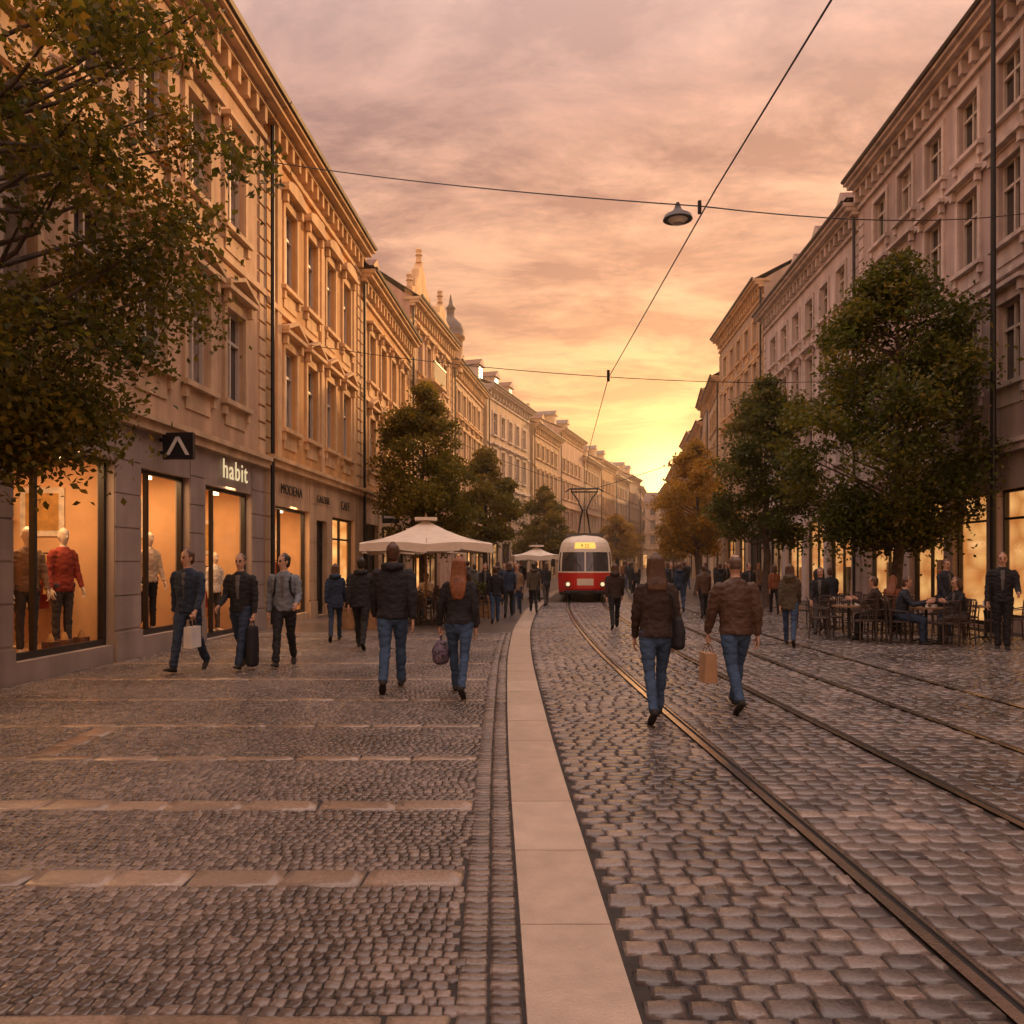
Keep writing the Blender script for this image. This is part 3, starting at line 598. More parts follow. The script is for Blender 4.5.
# ---------------------------------------------------------------- people
CLO={'black':(.022,.021,.024),'navy':(.024,.038,.07),'blackblue':(.025,.03,.042),'brown':(.08,.043,.029),'darkbrown':(.042,.027,.022),'olive':(.08,.062,.042),'grey':(.12,.115,.115),'shirtblue':(.17,.19,.225),'jeans':(.042,.078,.15),'jeansdark':(.026,.042,.078),'trblack':(.02,.02,.023),'trgrey':(.07,.062,.06),'red':(.30,.05,.03),'rust':(.22,.08,.04),'cream':(.55,.43,.32),'white':(.65,.6,.55),'tan':(.24,.15,.09),'shoe':(.03,.026,.024),'shoebrown':(.08,.045,.03)}
for k,c in CLO.items(): M['c_'+k]=mat('cloth_'+k,c,.8 if k!='brown' else .5,.14,7,.45,70,spec=.3)
M['skin']=mat('skin',(.50,.29,.20),.5,.1,8,.05,80); M['mann']=mat('mannequin_plastic',(.70,.58,.46),.35,.02,3,0)
for k,c in {'brown':(.075,.036,.02),'auburn':(.20,.07,.028),'blackh':(.02,.016,.014),'greyh':(.11,.07,.05),'blond':(.28,.17,.08)}.items():
    m=mat('hair_'+k,c,.42,.35,20,.0); nt=m.node_tree; b_=nt.nodes['Principled BSDF']; w=nt.nodes.new('ShaderNodeTexNoise'); mp=nt.nodes.new('ShaderNodeMapping'); tc=nt.nodes.new('ShaderNodeTexCoord')
    mp.inputs['Scale'].default_value=(120,120,8); nt.links.new(tc.outputs['Object'],mp.inputs[0]); nt.links.new(mp.outputs[0],w.inputs['Vector']); w.inputs['Scale'].default_value=1
    bp=nt.nodes.new('ShaderNodeBump'); bp.inputs['Strength'].default_value=.9; bp.inputs['Distance'].default_value=.012; nt.links.new(w.outputs['Fac'],bp.inputs['Height']); nt.links.new(bp.outputs[0],b_.inputs['Normal']); M['h_'+k]=m
M['eye']=mat('eye_dark',(.02,.012,.01),.2,0,1,0); M['lip']=mat('lips',(.35,.12,.10),.5,0,1,0)
class Parts:
    def __init__(s): s.v=[];s.f=[];s.l=[]
    def loft(s,pts,rad,label,side=(1,0,0),n=14,cap=.7):
        pts=[Vector(p) for p in pts]; rad=[(r,r) if not hasattr(r,'__len__') else r for r in rad]
        R=[]
        t0=(pts[1]-pts[0]).normalized(); t1=(pts[-1]-pts[-2]).normalized()
        r0=min(rad[0]);r1=min(rad[-1])
        for a in (75,45,20): 
            ca=math.cos(math.radians(a)); sa=math.sin(math.radians(a)); R.append((pts[0]-t0*r0*cap*sa,(rad[0][0]*ca,rad[0][1]*ca),t0))
        for i,p in enumerate(pts):
            t=(pts[min(i+1,len(pts)-1)]-pts[max(i-1,0)]).normalized(); R.append((p,rad[i],t))
        for a in (20,45,75):
            ca=math.cos(math.radians(a)); sa=math.sin(math.radians(a)); R.append((pts[-1]+t1*r1*cap*sa,(rad[-1][0]*ca,rad[-1][1]*ca),t1))
        rings=[]
        sd=Vector(side)
        for p,r,t in R:
            u=(sd-t*sd.dot(t)).normalized(); w=t.cross(u)
            b=len(s.v); rings.append(b)
            for q_ in range(n):
                a=2*math.pi*q_/n; s.v.append(p+u*r[0]*math.cos(a)+w*r[1]*math.sin(a))
        for j in range(len(rings)-1):
            for q_ in range(n):
                s.f.append((rings[j]+q_,rings[j]+(q_+1)%n,rings[j+1]+(q_+1)%n,rings[j+1]+q_)); s.l.append(label)
        s.f.append(tuple(rings[0]+q_ for q_ in range(n))[::-1]); s.l.append(label)
        s.f.append(tuple(rings[-1]+q_ for q_ in range(n))); s.l.append(label)
    def build(s,name,res,matmap,smooth=4,wr=0.0,clothes=()):
        me=bpy.data.meshes.new('tmp'); me.from_pydata([tuple(v) for v in s.v],[],s.f)
        o=bpy.data.objects.new('tmp',me); TMP.collection.objects.link(o)
        md=o.modifiers.new('r','REMESH'); md.mode='VOXEL'; md.voxel_size=res
        sm=o.modifiers.new('s','SMOOTH'); sm.iterations=smooth; sm.factor=.5
        vl=TMP.view_layers[0]; vl.update(); dg=vl.depsgraph; ev=o.evaluated_get(dg); out=bpy.data.meshes.new_from_object(ev,depsgraph=dg); out.name=name
        bpy.data.objects.remove(o); bpy.data.meshes.remove(me)
        bvh=BVHTree.FromPolygons(s.v,s.f)
        labs=list(matmap.keys()); out.materials.clear()
        for k in labs: out.materials.append(matmap[k])
        li={k:i for i,k in enumerate(labs)}
        nv=len(out.vertices); co=np.empty(nv*3,np.float32); out.vertices.foreach_get('co',co); co=co.reshape(-1,3)
        mi=[]; cl=np.zeros(nv,bool)
        for p in out.polygons:
            r=bvh.find_nearest(p.center); lab=s.l[r[2]]; mi.append(li[lab])
            if lab in clothes: cl[list(p.vertices)]=True
        if wr:
            nr=np.empty(nv*3,np.float32); out.vertex_normals.foreach_get('vector',nr); nr=nr.reshape(-1,3)
            d=np.zeros(nv,np.float32)
            for i in np.nonzero(cl)[0]:
                x_,y_,z_=co[i]; d[i]=noise.noise(Vector((x_*11,y_*11,z_*19)))+.55*noise.noise(Vector((x_*24+5+z_*9,y_*24,z_*34)))
            co=co+nr*(d*wr)[:,None]; out.vertices.foreach_set('co',co.ravel())
        out.polygons.foreach_set('material_index',mi); out.polygons.foreach_set('use_smooth',[True]*len(mi)); out.update()
        return out
def mk_hand(sg,curl,skin):
    P=Parts(); V=lambda x,y,z:(x*sg,y,z)
    P.loft([V(0,0,.03),V(0,0,-.01),V(0,.002,-.05),V(0,.003,-.088)],[(.024,.018),(.026,.017),(.04,.015),(.041,.013)],'s',side=(0,1,0),n=12)
    for yy,L_,r in ((.031,.074,.0088),(.0105,.083,.009),(-.0105,.077,.0086),(-.030,.06,.0078)):
        p=Vector((0,yy,-.085)); a=0; pts=[p.copy()]
        for seg,cu in ((.45,curl[0]),(.32,curl[1]),(.25,curl[2])):
            a+=math.radians(cu); p=p+Vector((-math.sin(a),0,-math.cos(a)))*L_*seg; pts.append(p.copy())
        P.loft([V(*q_) for q_ in pts],[r,r*.95,r*.88,r*.72],'s',side=(0,1,0),n=8)
    th=[(-.003,.026,-.02),(-.016,.048,-.048),(-.026,.05 if curl[0]<40 else .03,-.078),(-.034,.045 if curl[0]<40 else .012,-.098)]
    P.loft([V(*q_) for q_ in th],[.014,.0115,.0095,.0075],'s',side=(0,0,1),n=8)
    return P.build('hand',.004,{'s':skin},smooth=2)
HANDS={}
def hand(sg,kind,skin):
    k=(sg,kind,skin)
    if k not in HANDS: HANDS[k]=mk_hand(sg,(14,24,22) if kind=='relax' else (62,72,45),M[skin])
    return HANDS[k]
def bag(kind,G_,E,col='c_black'):
    b=MB(); x,y,z=G_
    if kind in('paper','carrier'):
        w,t,h=(.13,.09,.34) if kind=='paper' else (.14,.07,.30); zt=z-.12
        b.hexa([(x-t*.9,y-w*.92,zt-h),(x+t*.9,y-w*.92,zt-h),(x+t*.9,y+w*.92,zt-h),(x-t*.9,y+w*.92,zt-h),(x-t*.7,y-w,zt),(x+t*.7,y-w,zt),(x+t*.7,y+w,zt),(x-t*.7,y+w,zt)],col)
        for s in(-1,1): b.tube([(x+s*t*.6,y-.06,zt-.02),(x+s*.02,y-.05,z-.03),(x,y,z),(x+s*.02,y+.05,z-.03),(x+s*t*.6,y+.06,zt-.02)],.006,'c_tan',5)
        b.obj('shopping_bag',E)
    elif kind=='case':
        P=Parts(); P.loft([(x,y,z-.10),(x,y,z-.40),(x,y,z-.66)],[(.075,.13),(.09,.15),(.085,.14)],'a',n=16,cap=.5)
        me=P.build('travel_bag',.015,{'a':M[col]},wr=.004,clothes=('a',)); o=bpy.data.objects.new('travel_bag',me); COL.objects.link(o); o.parent=E
        b.tube([(x,y-.07,z-.10),(x,y-.05,z-.01),(x,y+.05,z-.01),(x,y+.07,z-.10)],.01,col,6); b.obj('bag_handle',E,True)
    elif kind=='hand':
        P=Parts(); P.loft([(x,y,z-.12),(x,y,z-.2),(x,y,z-.32)],[(.08,.09),(.12,.14),(.11,.13)],'a',n=16)
        me=P.build('handbag',.013,{'a':M[col]},wr=.006,clothes=('a',)); o=bpy.data.objects.new('handbag',me); COL.objects.link(o); o.parent=E
        b.tube([(x,y-.08,z-.14),(x,y-.04,z-.01),(x,y+.04,z-.01),(x,y+.08,z-.14)],.009,col,6); b.obj('bag_handle',E,True)
def person(name,x,y,h,heading=0,fem=False,top='black',bot='jeans',hair='brown',style='short',lead=1,arms=None,coat=.90,hood=False,turn=0,res=.016,bags=(None,None),seated=False,mann=False,shoe='shoe',lean=2,stride=1.0,z=.02,scarf=None,nod=0,puffy=0,shbag=None,pack=False):
    E=empty(name,(x,y,z),math.radians(heading),h/1.78)
    P=Parts(); rad=math.radians
    wf=.90 if fem else 1.0
    legs={}
    if seated: cfg={-1:(84,84,0),1:(80,82,0)}
    elif lead==0: cfg={-1:(3,2,0),1:(-1,2,0)}
    else: cfg={lead:(21*stride,5*stride,12*stride),-lead:(-13*stride,24*stride,-38*stride)}
    hipz=.93
    lowest=9
    for sg,(th,kb_,fp) in cfg.items():
        hip=Vector((sg*.092*(1.02 if fem else 1),0,hipz)); a=rad(th); kn=hip+Vector((-sg*.012,math.sin(a)*.44,-math.cos(a)*.44))
        a2=rad(th-kb_); an=kn+Vector((-sg*.006,math.sin(a2)*.425,-math.cos(a2)*.425)); f=rad(fp)
        fd=Vector((sg*.12,math.cos(f),math.sin(f))).normalized(); dn=Vector((0,math.sin(f),-math.cos(f)))
        legs[sg]=(hip,kn,an,fd,dn)
        lowest=min(lowest,(an+dn*.085-fd*.05).z,(an+dn*.085+fd*.16).z)
    dz=-lowest
    for sg,(hip,kn,an,fd,dn) in legs.items():
        o=Vector((0,0,dz)); hip=hip+o;kn=kn+o;an=an+o; k=1.0 if fem else 1.1
        fwd=Vector((0,1,0))
        calf=kn.lerp(an,.35)-fwd*.012
        P.loft([hip,hip.lerp(kn,.35),hip.lerp(kn,.75),kn],[(.096,.105),(.086*k,.092*k),(.068*k,.073*k),(.060*k,.062*k)],'bot')
        P.loft([kn,calf,kn.lerp(an,.7),an+Vector((0,0,.005))],[(.059*k,.062*k),(.059*k,.064*k),(.052*k,.055*k),(.053*k,.059*k)],'bot')
        P.loft([an+Vector((0,0,.01)),an+dn*.04],[.038,.04],'shoe')
        b0=an+dn*.055
        P.loft([b0-fd*.055,b0+fd*.0,b0+fd*.09+dn*.008,b0+fd*.165+dn*.014],[(.034,.034),(.040,.036),(.048,.026),(.036,.018)],'shoe',side=(1,0,0),n=12,cap=.9)
        P.loft([b0+dn*.02-fd*.07,b0+dn*.02+fd*.18],[(.038,.01),(.038,.01)],'shoe',n=10)
    B=Vector((0,0,hipz+dz)); lr=rad(lean); Rl=Matrix.Rotation(-lr,3,'X')
    def tb(x_,y_,z_): return B+Rl@Vector((x_,y_,z_-.93))
    P.loft([tb(0,0,.85),tb(0,-.005,.93),tb(0,0,1.03)],[(.14,.108),(.170 if fem else .165,.125),(.145,.105)],'bot' )
    pf=puffy
    if fem: tor=[(coat,.175,.125),(.95,.172,.122),(1.08,.145,.108),(1.25,.165,.122),(1.36,.165,.112),(1.43,.13,.095),(1.49,.075,.07)]
    else: tor=[(coat,.176,.128),(.98,.172,.125),(1.10,.175,.122),(1.25,.195,.13),(1.37,.205,.12),(1.44,.165,.10),(1.50,.085,.075)]
    if coat<.8: tor.insert(1,(.86,.178,.13))
    P.loft([tb(0,0,t[0]) for t in tor],[(t[1]+pf,t[2]+pf) for t in tor],'top',cap=.15,n=20)
    if coat>=.8: P.loft([tb(0,0,coat-.005),tb(0,0,coat+.05)],[(tor[0][1]+pf+.004,tor[0][2]+pf+.004)]*2,'top',cap=.1,n=20)
    sx_=.165 if fem else .195
    armc=arms or ((-16,12,5),(14,18,5))
    if seated: armc=arms or ((38,70,6),(40,65,6))
    hp={}
    for sg,(sf,el,ab) in zip((-1,1),armc):
        sh=tb(sg*sx_,0,1.405); a=rad(sf+0); ul=.285;fl=.255
        d1=Vector((sg*math.sin(rad(ab)),math.sin(a)*math.cos(rad(ab)),-math.cos(a)*math.cos(rad(ab))))
        e=sh+d1*ul; a2=rad(sf+el); d2=Vector((sg*math.sin(rad(ab*.3)) ,math.sin(a2),-math.cos(a2))).normalized(); w=e+d2*fl
        k=.9 if fem else 1.06
        P.loft([sh+Vector((-sg*.03,0,.01)),sh+d1*.06,sh+d1*.17,e],[(.06*k+pf,.066*k+pf),(.062*k+pf,.066*k+pf),(.054*k+pf,.058*k+pf),(.048*k+pf,.05*k+pf)],'top',side=(0,1,0),n=14)
        P.loft([e,e+d2*.08,w],[(.048*k+pf,.05*k+pf),(.047*k+pf*.7,.048*k+pf*.7),(.036*k+pf*.3,.039*k+pf*.3)],'top',side=(0,1,0),n=14,cap=.3)
        P.loft([w-d2*.03,w+d2*.02],[.026,.025],'skin',side=(0,1,0),n=10)
        hp[sg]=(w,d2)
    P.loft([tb(0,-.005,1.44),tb(0,.008,1.575)],[(.056*wf,.058*wf),(.05*wf,.054*wf)],'skin')
    ht=Matrix.Rotation(rad(turn),3,'Z')@Matrix.Rotation(rad(-nod),3,'X'); hb=tb(0,.004,1.53)
    def hd(x_,y_,z_): return hb+ht@Vector((x_,y_,z_-1.53))
    hs=ht@Vector((1,0,0))
    P.loft([hd(0,.040,1.548),hd(0,.028,1.57),hd(0,.014,1.61),hd(0,.004,1.655),hd(0,0,1.70),hd(0,-.004,1.74),hd(0,-.008,1.765)],[(.03,.035),(.047,.058),(.062,.078),(.070,.090),(.073,.094),(.066,.084),(.042,.055)],'skin',side=hs,n=18)
    P.loft([hd(0,.088,1.672),hd(0,.105,1.636),hd(0,.096,1.626)],[.008,.012,.011],'skin',side=hs,n=8)
    for sg in (-1,1):
        P.loft([hd(sg*.073,-.005,1.63),hd(sg*.079,-.012,1.67)],[(.008,.014),(.009,.018)],'skin',side=hs,n=8)
        if not mann:
            P.loft([hd(sg*.022,.0855,1.664),hd(sg*.040,.079,1.664)],[.0085,.0085],'eye',side=(0,0,1),n=8)
            P.loft([hd(sg*.018,.09,1.684),hd(sg*.045,.078,1.686)],[.006,.005],'hair',side=(0,0,1),n=8)
    if not mann: P.loft([hd(-.022,.083,1.597),hd(0,.089,1.598),hd(.022,.083,1.597)],[.006,.008,.006],'lip',side=(0,0,1),n=8)
    if not mann:
        if style=='buzz': cap_=[(0,-.022,1.655,.074,.078),(0,-.012,1.71,.077,.093),(0,-.008,1.75,.062,.078),(0,-.012,1.775,.034,.045)]
        else: cap_=[(0,-.04,1.60,.064,.056),(0,-.028,1.655,.079,.083),(0,-.016,1.71,.082,.098),(0,-.010,1.755,.066,.083),(0,-.012,1.782,.034,.045)]
        P.loft([hd(*t[:3]) for t in cap_],[(t[3],t[4]) for t in cap_],'hair',side=hs,n=18)
        if style in('long','bob','mid'):
            fl_=[(0,-.045,1.72,.088,.07),(0,-.06,1.62,.096,.058),(0,-.075,1.53,.104,.052)]
            if style=='mid': fl_+=[(0,-.105,1.46,.115,.045),(0,-.125,1.40,.10,.03)]
            if style=='long': fl_+=[(0,-.118,1.44,.112,.042),(0,-.142,1.34,.10,.034),(0,-.145,1.25,.065,.022)]
            P.loft([hd(*t[:3]) for t in fl_],[(t[3],t[4]) for t in fl_],'hair',side=hs,n=16,cap=.5)
            for sg in(-1,1): P.loft([hd(sg*.072,0,1.72),hd(sg*.083,-.01,1.62),hd(sg*.085,-.02,1.54)],[(.02,.04),(.02,.04),(.016,.03)],'hair',side=hs,n=10)
    if hood:
        P.loft([tb(-.095,.03,1.475),tb(-.10,-.05,1.50),tb(-.05,-.11,1.50),tb(0,-.125,1.49),tb(.05,-.11,1.50),tb(.10,-.05,1.50),tb(.095,.03,1.475)],[.032,.042,.052,.058,.052,.042,.032],'top',side=(0,0,1),n=12)
    elif not mann:
        P.loft([tb(0,-.005,1.46),tb(0,0,1.515)],[(.078,.075),(.066,.066)],'top' if not scarf else 'scarf',n=16,cap=.2)
    if not mann:
        P.loft([tb(0,.095,1.44),tb(0,.118,1.30),tb(0,.112,1.1)],[(.035,.02),(.03,.02),(.02,.02)],'inner',n=10)
    if pack: P.loft([tb(0,-.17,1.40),tb(0,-.19,1.2),tb(0,-.17,1.02)],[(.11,.05),(.14,.075),(.13,.06)],'pack',n=16)
    if pack:
        for sg in(-1,1): P.loft([tb(sg*.11,-.1,1.44),tb(sg*.11,.02,1.475),tb(sg*.115,.115,1.36),tb(sg*.13,.125,1.2),tb(sg*.17,.04,1.1)],[.016]*5,'pack',n=8)
    if shbag:
        P.loft([tb(shbag*.225,-.03,1.07),tb(shbag*.235,-.03,.95),tb(shbag*.23,-.03,.80)],[(.055,.12),(.075,.15),(.07,.15)],'pack',n=16)
        P.loft([tb(shbag*.215,.06,1.05),tb(shbag*.19,.09,1.25),tb(shbag*.13,.03,1.46),tb(shbag*.16,-.11,1.32),tb(shbag*.215,-.1,1.05)],[.013]*5,'pack',n=8)
    sk=M['mann'] if mann else M['skin']
    mm={'skin':sk,'bot':M['c_'+bot],'top':M['c_'+top],'shoe':M['c_'+shoe] if not mann else sk,'hair':M['h_'+hair],'eye':M['eye'],'lip':M['lip'],'inner':M['c_grey'],'pack':M['c_black'],'scarf':M['c_'+(scarf or 'rust')]}
    me=P.build('body',res,mm,smooth=3 if res>.012 else 4,wr=.011,clothes=('top','bot','scarf'))
    o=bpy.data.objects.new('body',me); COL.objects.link(o); o.parent=E
    for i,sg in enumerate((-1,1)):
        w,d2=hp[sg]; Z=-d2; X=Vector((1,0,0)); X=(X-Z*X.dot(Z)).normalized(); Y=Z.cross(X)
        hm=hand(sg,'grip' if bags[i] else 'relax','mann' if mann else 'skin')
        ho=bpy.data.objects.new('hand_left' if sg<0 else 'hand_right',hm); COL.objects.link(ho)
        m=Matrix((X,Y,Z)).transposed().to_4x4(); m.translation=w+d2*.03; ho.parent=E; ho.matrix_local=m
        if bags[i]:
            gp=w+d2*.135+Vector((-sg*.02,0,0)); bag(bags[i][0],gp,E,bags[i][1])
    return E
M['c_paperbag']=mat('paper_bag',(.42,.25,.14),.8,.1,6,.2,20); M['c_whitebag']=mat('white_bag',(.6,.56,.54),.5,.1,6,.2,20)
M['c_pattern']=mat('patterned_bag',(.12,.09,.13),.7,.9,35,.3,40)
V='pedestrian_man'; Wm='pedestrian_woman'; hi=.0095
person(V,-4.96,12.25,1.86,172,top='navy',bot='jeansdark',hair='brown',lead=1,arms=((12,22,8),(-14,16,8)),res=hi,bags=(('carrier','c_whitebag'),None),turn=-25,coat=.88,puffy=.006)
person(V,-4.27,12.6,1.80,176,top='black',bot='jeansdark',hair='brown',style='short',lead=-1,arms=((3,10,8),(8,50,6)),res=hi,bags=(('case','c_black'),None),coat=.9)
person(V,-3.66,12.85,1.80,184,top='shirtblue',bot='trblack',hair='blackh',lead=1,arms=((8,55,8),(-10,20,8)),res=hi,turn=-50,coat=.9,pack=True)
person(Wm,-3.76,17,1.63,8,fem=True,top='navy',bot='jeansdark',style='bob',hair='brown',lead=1,coat=.78,hood=True,puffy=.01,res=.012)
person(V,-2.92,15.45,1.76,4,top='black',bot='trblack',lead=-1,coat=.82,hood=True,puffy=.015,hair='blackh',res=.012)
person(V,-1.56,10.46,1.92,2,top='black',bot='jeans',lead=1,coat=.88,hood=True,res=hi,hair='brown',arms=((14,10,7),(-14,14,8)),puffy=.014)
person(Wm,-.67,10.07,1.74,-3,fem=True,top='black',bot='jeans',style='long',hair='auburn',lead=-1,res=hi,coat=.93,arms=((6,12,16),(-8,22,8)),bags=(('hand','c_pattern'),None),puffy=.008)
person(Wm,1.53,8.5,1.76,-2,fem=True,top='darkbrown',bot='jeans',style='mid',hair='brown',lead=1,res=hi,coat=.90,arms=((10,10,7),(-6,28,9)),shbag=1,puffy=.012)
person(V,2.54,9.07,1.75,3,top='brown',bot='jeans',style='buzz',hair='greyh',lead=1,res=hi,coat=.88,arms=((8,10,14),(-12,16,8)),bags=(('paper','c_paperbag'),None),puffy=.014)
person(Wm,5.56,16,1.63,-20,fem=True,top='olive',bot='jeans',style='mid',hair='brown',lead=-1,coat=.8,hood=True,puffy=.012,res=.012)
person(Wm,7.4,19.4,1.5,10,fem=True,top='black',bot='trblack',style='bob',hair='blackh',lead=1,coat=.8)
person(V,8.19,20.6,1.52,-10,top='blackblue',bot='jeansdark',lead=-1)
person(Wm,7.1,18.4,1.55,150,fem=True,top='black',bot='trgrey',style='long',hair='blackh',lead=1,coat=.7)
person(V,9.48,15.45,1.84,150,top='black',bot='trblack',lead=0,res=hi,arms=((10,60,8),(4,10,8)),coat=.86,hair='brown')
person(V,9.75,18.0,1.72,200,top='blackblue',bot='jeansdark',lead=0)
CROWD=[]
for (x,y,h,hdg,fem,t,bt,st,hr,ld) in [
 (-.46,21.9,1.55,0,0,'black','jeans','short','brown',1),(.16,25.7,1.6,170,1,'tan','jeansdark','long','brown',1),(.72,26.7,1.62,5,0,'olive','trblack','short','blackh',-1),
 (1.3,30.5,1.62,10,1,'black','trgrey','bob','brown',1),(-.3,31,1.6,180,0,'navy','jeans','short','brown',-1),(2.57,20,1.62,-4,0,'darkbrown','trblack','bob','brown',1),
 (5.7,27.2,1.62,0,1,'navy','jeansdark','bob','brown',-1),(5.83,24.3,1.55,-6,0,'brown','trblack','short','brown',1),(7.7,29.6,1.6,0,0,'black','jeans','short','brown',1),
 (5.6,36,1.65,0,1,'black','trblack','long','blond',-1),(6.6,36.8,1.65,180,0,'darkbrown','jeansdark','short','brown',1),(7.6,39,1.65,0,1,'navy','trblack','bob','brown',1),
 (8.0,27,1.6,175,0,'black','jeansdark','short','blackh',1),(8.5,25.9,1.55,0,1,'rust','trblack','bob','brown',-1),(8.1,33.5,1.62,0,0,'grey','trblack','short','brown',1),
 (9.1,34,1.62,180,1,'black','jeans','long','brown',1),(-1.4,29.6,1.6,0,0,'grey','trblack','short','brown',1),(-.9,27,1.6,180,1,'black','jeansdark','bob','brown',-1),
 (6.3,42,1.65,0,0,'black','trblack','short','brown',1),(7.6,43,1.65,0,1,'brown','jeansdark','bob','brown',-1)]:
    CROWD.append((person(Wm if fem else V,x,y,h,hdg,fem=bool(fem),top=t,bot=bt,style=st,hair=hr,lead=ld,res=.016,coat=random.choice([.9,.85,.78]),hood=random.random()<.4,stride=random.uniform(.6,1),turn=random.uniform(-20,20)),x,y,Wm if fem else V))
far=[(2.6,41),(8.5,47),(9.4,46),(10.5,48),(3.0,45),(9.8,55),(8.9,60),(.4,35.5),(-.6,34),(4.0,52),(7.0,50),(6.5,57),(10.2,38),(10.8,42),(9.4,30.5),(7.1,33),(6.9,47.5),(11.5,64),(8.2,66),(-1.8,32.5),(-.2,38.5),(12.3,70),(6.2,31.2),(.1,28.4),(-.1,24.3),(1.0,33.2)]
for i,(x,y) in enumerate(far):
    E0,_,_,nm=CROWD[(i*7+3)%len(CROWD)]
    E1=empty(nm,(x,y,.02),E0.rotation_euler[2]+random.uniform(-.3,.3),random.uniform(.9,.97))
    for c in list(E0.children):
        o=bpy.data.objects.new(c.name.split('.')[0],c.data); COL.objects.link(o); o.parent=E1; o.matrix_local=c.matrix_basis.copy()
def mannq(d,qn,z,h,top,bot,hdg=-90,arms=((8,15,8),(-4,20,10)),coat=.88,scarf=None,fem=True):
    p=FA(sA(d),qn,0); person('mannequin',p.x,p.y,h,hdg,fem=fem,top=top,bot=bot,mann=True,lead=0,arms=arms,coat=coat,z=z,res=.013,puffy=.008,scarf=scarf)
mannq(12.15,-.6,.31,1.90,'tan','trgrey',-130); mannq(13.05,-.62,.31,1.92,'red','trgrey',-115,coat=.84); mannq(15.75,-.6,.36,1.9,'cream','trblack',-120); mannq(16.3,-1.3,.35,1.8,'rust','jeansdark',-100); mannq(8.5,-.9,.3,1.78,'black','trgrey',-90)
mannq(12.75,-1.4,.31,1.7,'cream','jeansdark',-100); mannq(19.2,-.8,.05,1.85,'white','trgrey',-120)
sb=MB()
for d in (12.5,12.85,13.3,15.3): 
    p=FA(sA(d),-.45,.30); sb.box(p.x-.10,p.x+.10,p.y-.08,p.y+.08,.31,.31+.14,'roofbrown'); sb.tube([(p.x,p.y,.45),(p.x,p.y,.49),(p.x,p.y,.57)],[.06,.05,.02],'wallB',10)
sb.obj('window_display')
# ---------------------------------------------------------------- cafe
M['canvas']=mat('parasol_canvas',(.68,.58,.47),.8,.08,3,.1,20); M['wood']=mat('varnished_wood',(.25,.14,.07),.5,.3,8,.1,20); M['wicker']=mat('wicker_dark',(.06,.04,.03),.6,.4,30,.6,80)
def parasol(x,y,w,zt,ze,rot=0):
    E=empty('cafe_parasol',(x,y,0),rot); b=MB(); h=w/2; n=6
    def edge(i,f):
        c=[(-h,-h),(h,-h),(h,h),(-h,h)]; a=c[i%4];d=c[(i+1)%4]; sag=.06*math.sin(math.pi*((f*2)%1)); 
        return Vector((a[0]+(d[0]-a[0])*f,a[1]+(d[1]-a[1])*f,ze+sag))
    top=Vector((0,0,zt))
    for i in range(4):
        for j in range(8):
            e0=edge(i,j/8);e1=edge(i,(j+1)/8)
            for k in range(n):
                f0,f1=k/n,(k+1)/n
                def pt(e,f): 
                    p=top.lerp(e,f); p.z-=.10*math.sin(math.pi*f); return p
                b.poly([pt(e0,f0),pt(e0,f1),pt(e1,f1),pt(e1,f0)] if k else [top,pt(e0,f1),pt(e1,f1)],'canvas')
            b.poly([e0,e1,e1-Vector((0,0,.22)),e0-Vector((0,0,.22 if j%2 else .18))],'canvas')
        c=edge(i,0); b.tube([top-Vector((0,0,.04)),top.lerp(c,.5)-Vector((0,0,.13)),c-Vector((0,0,.02))],.015,'wood',5)
        c=edge(i,.5); b.tube([top-Vector((0,0,.04)),top.lerp(c,.5)-Vector((0,0,.13)),c-Vector((0,0,.02))],.015,'wood',5)
    b.box(-.3,.3,-.3,.3,zt-.02,zt+.06,'canvas'); b.tube([(0,0,zt+.05),(0,0,zt+.2)],[.04,.01],'wood',8)
    b.tube([(0,0,0),(0,0,zt)],.03,'wood',8); b.box(-.35,.35,-.35,.35,.01,.1,'metal'); b.obj('canopy_and_pole',E)
parasol(-2.35,21.8,3.35,2.85,2.15,.12); parasol(1.1,36,2.2,2.4,1.95,.1); parasol(-3.2,26.5,3.2,2.75,2.15,.1)
def chair_mesh():
    b=MB(); b.tube([(0,0,.44),(0,0,.47)],[.22,.22],'wicker',14)
    for sx_ in(-1,1):
        b.tube([(sx_*.18,.18,0),(sx_*.17,.16,.44),(sx_*.19,.17,.66),(sx_*.20,-.1,.68),(sx_*.19,-.2,.70)],.014,'wicker',6)
        b.tube([(sx_*.18,-.2,0),(sx_*.17,-.17,.44),(sx_*.18,-.22,.86)],.015,'wicker',6)
    b.tube([(-.18,-.22,.86),(-.1,-.26,.91),(.1,-.26,.91),(.18,-.22,.86)],.015,'wicker',6)
    for i in range(6): xx=-.13+i*.052; b.tube([(xx,-.18,.46),(xx*1.05,-.235,.9)],.009,'wicker',5)
    for zz in(.58,.7,.8): b.tube([(-.175,-.20,zz),(0,-.235,zz),(.175,-.20,zz)],.009,'wicker',5)
    b.tube([(-.17,.16,.2),(.17,.16,.2)],.009,'wicker',5); b.tube([(-.17,-.18,.2),(.17,-.18,.2)],.009,'wicker',5)
    return b.mesh('cafe_chair')
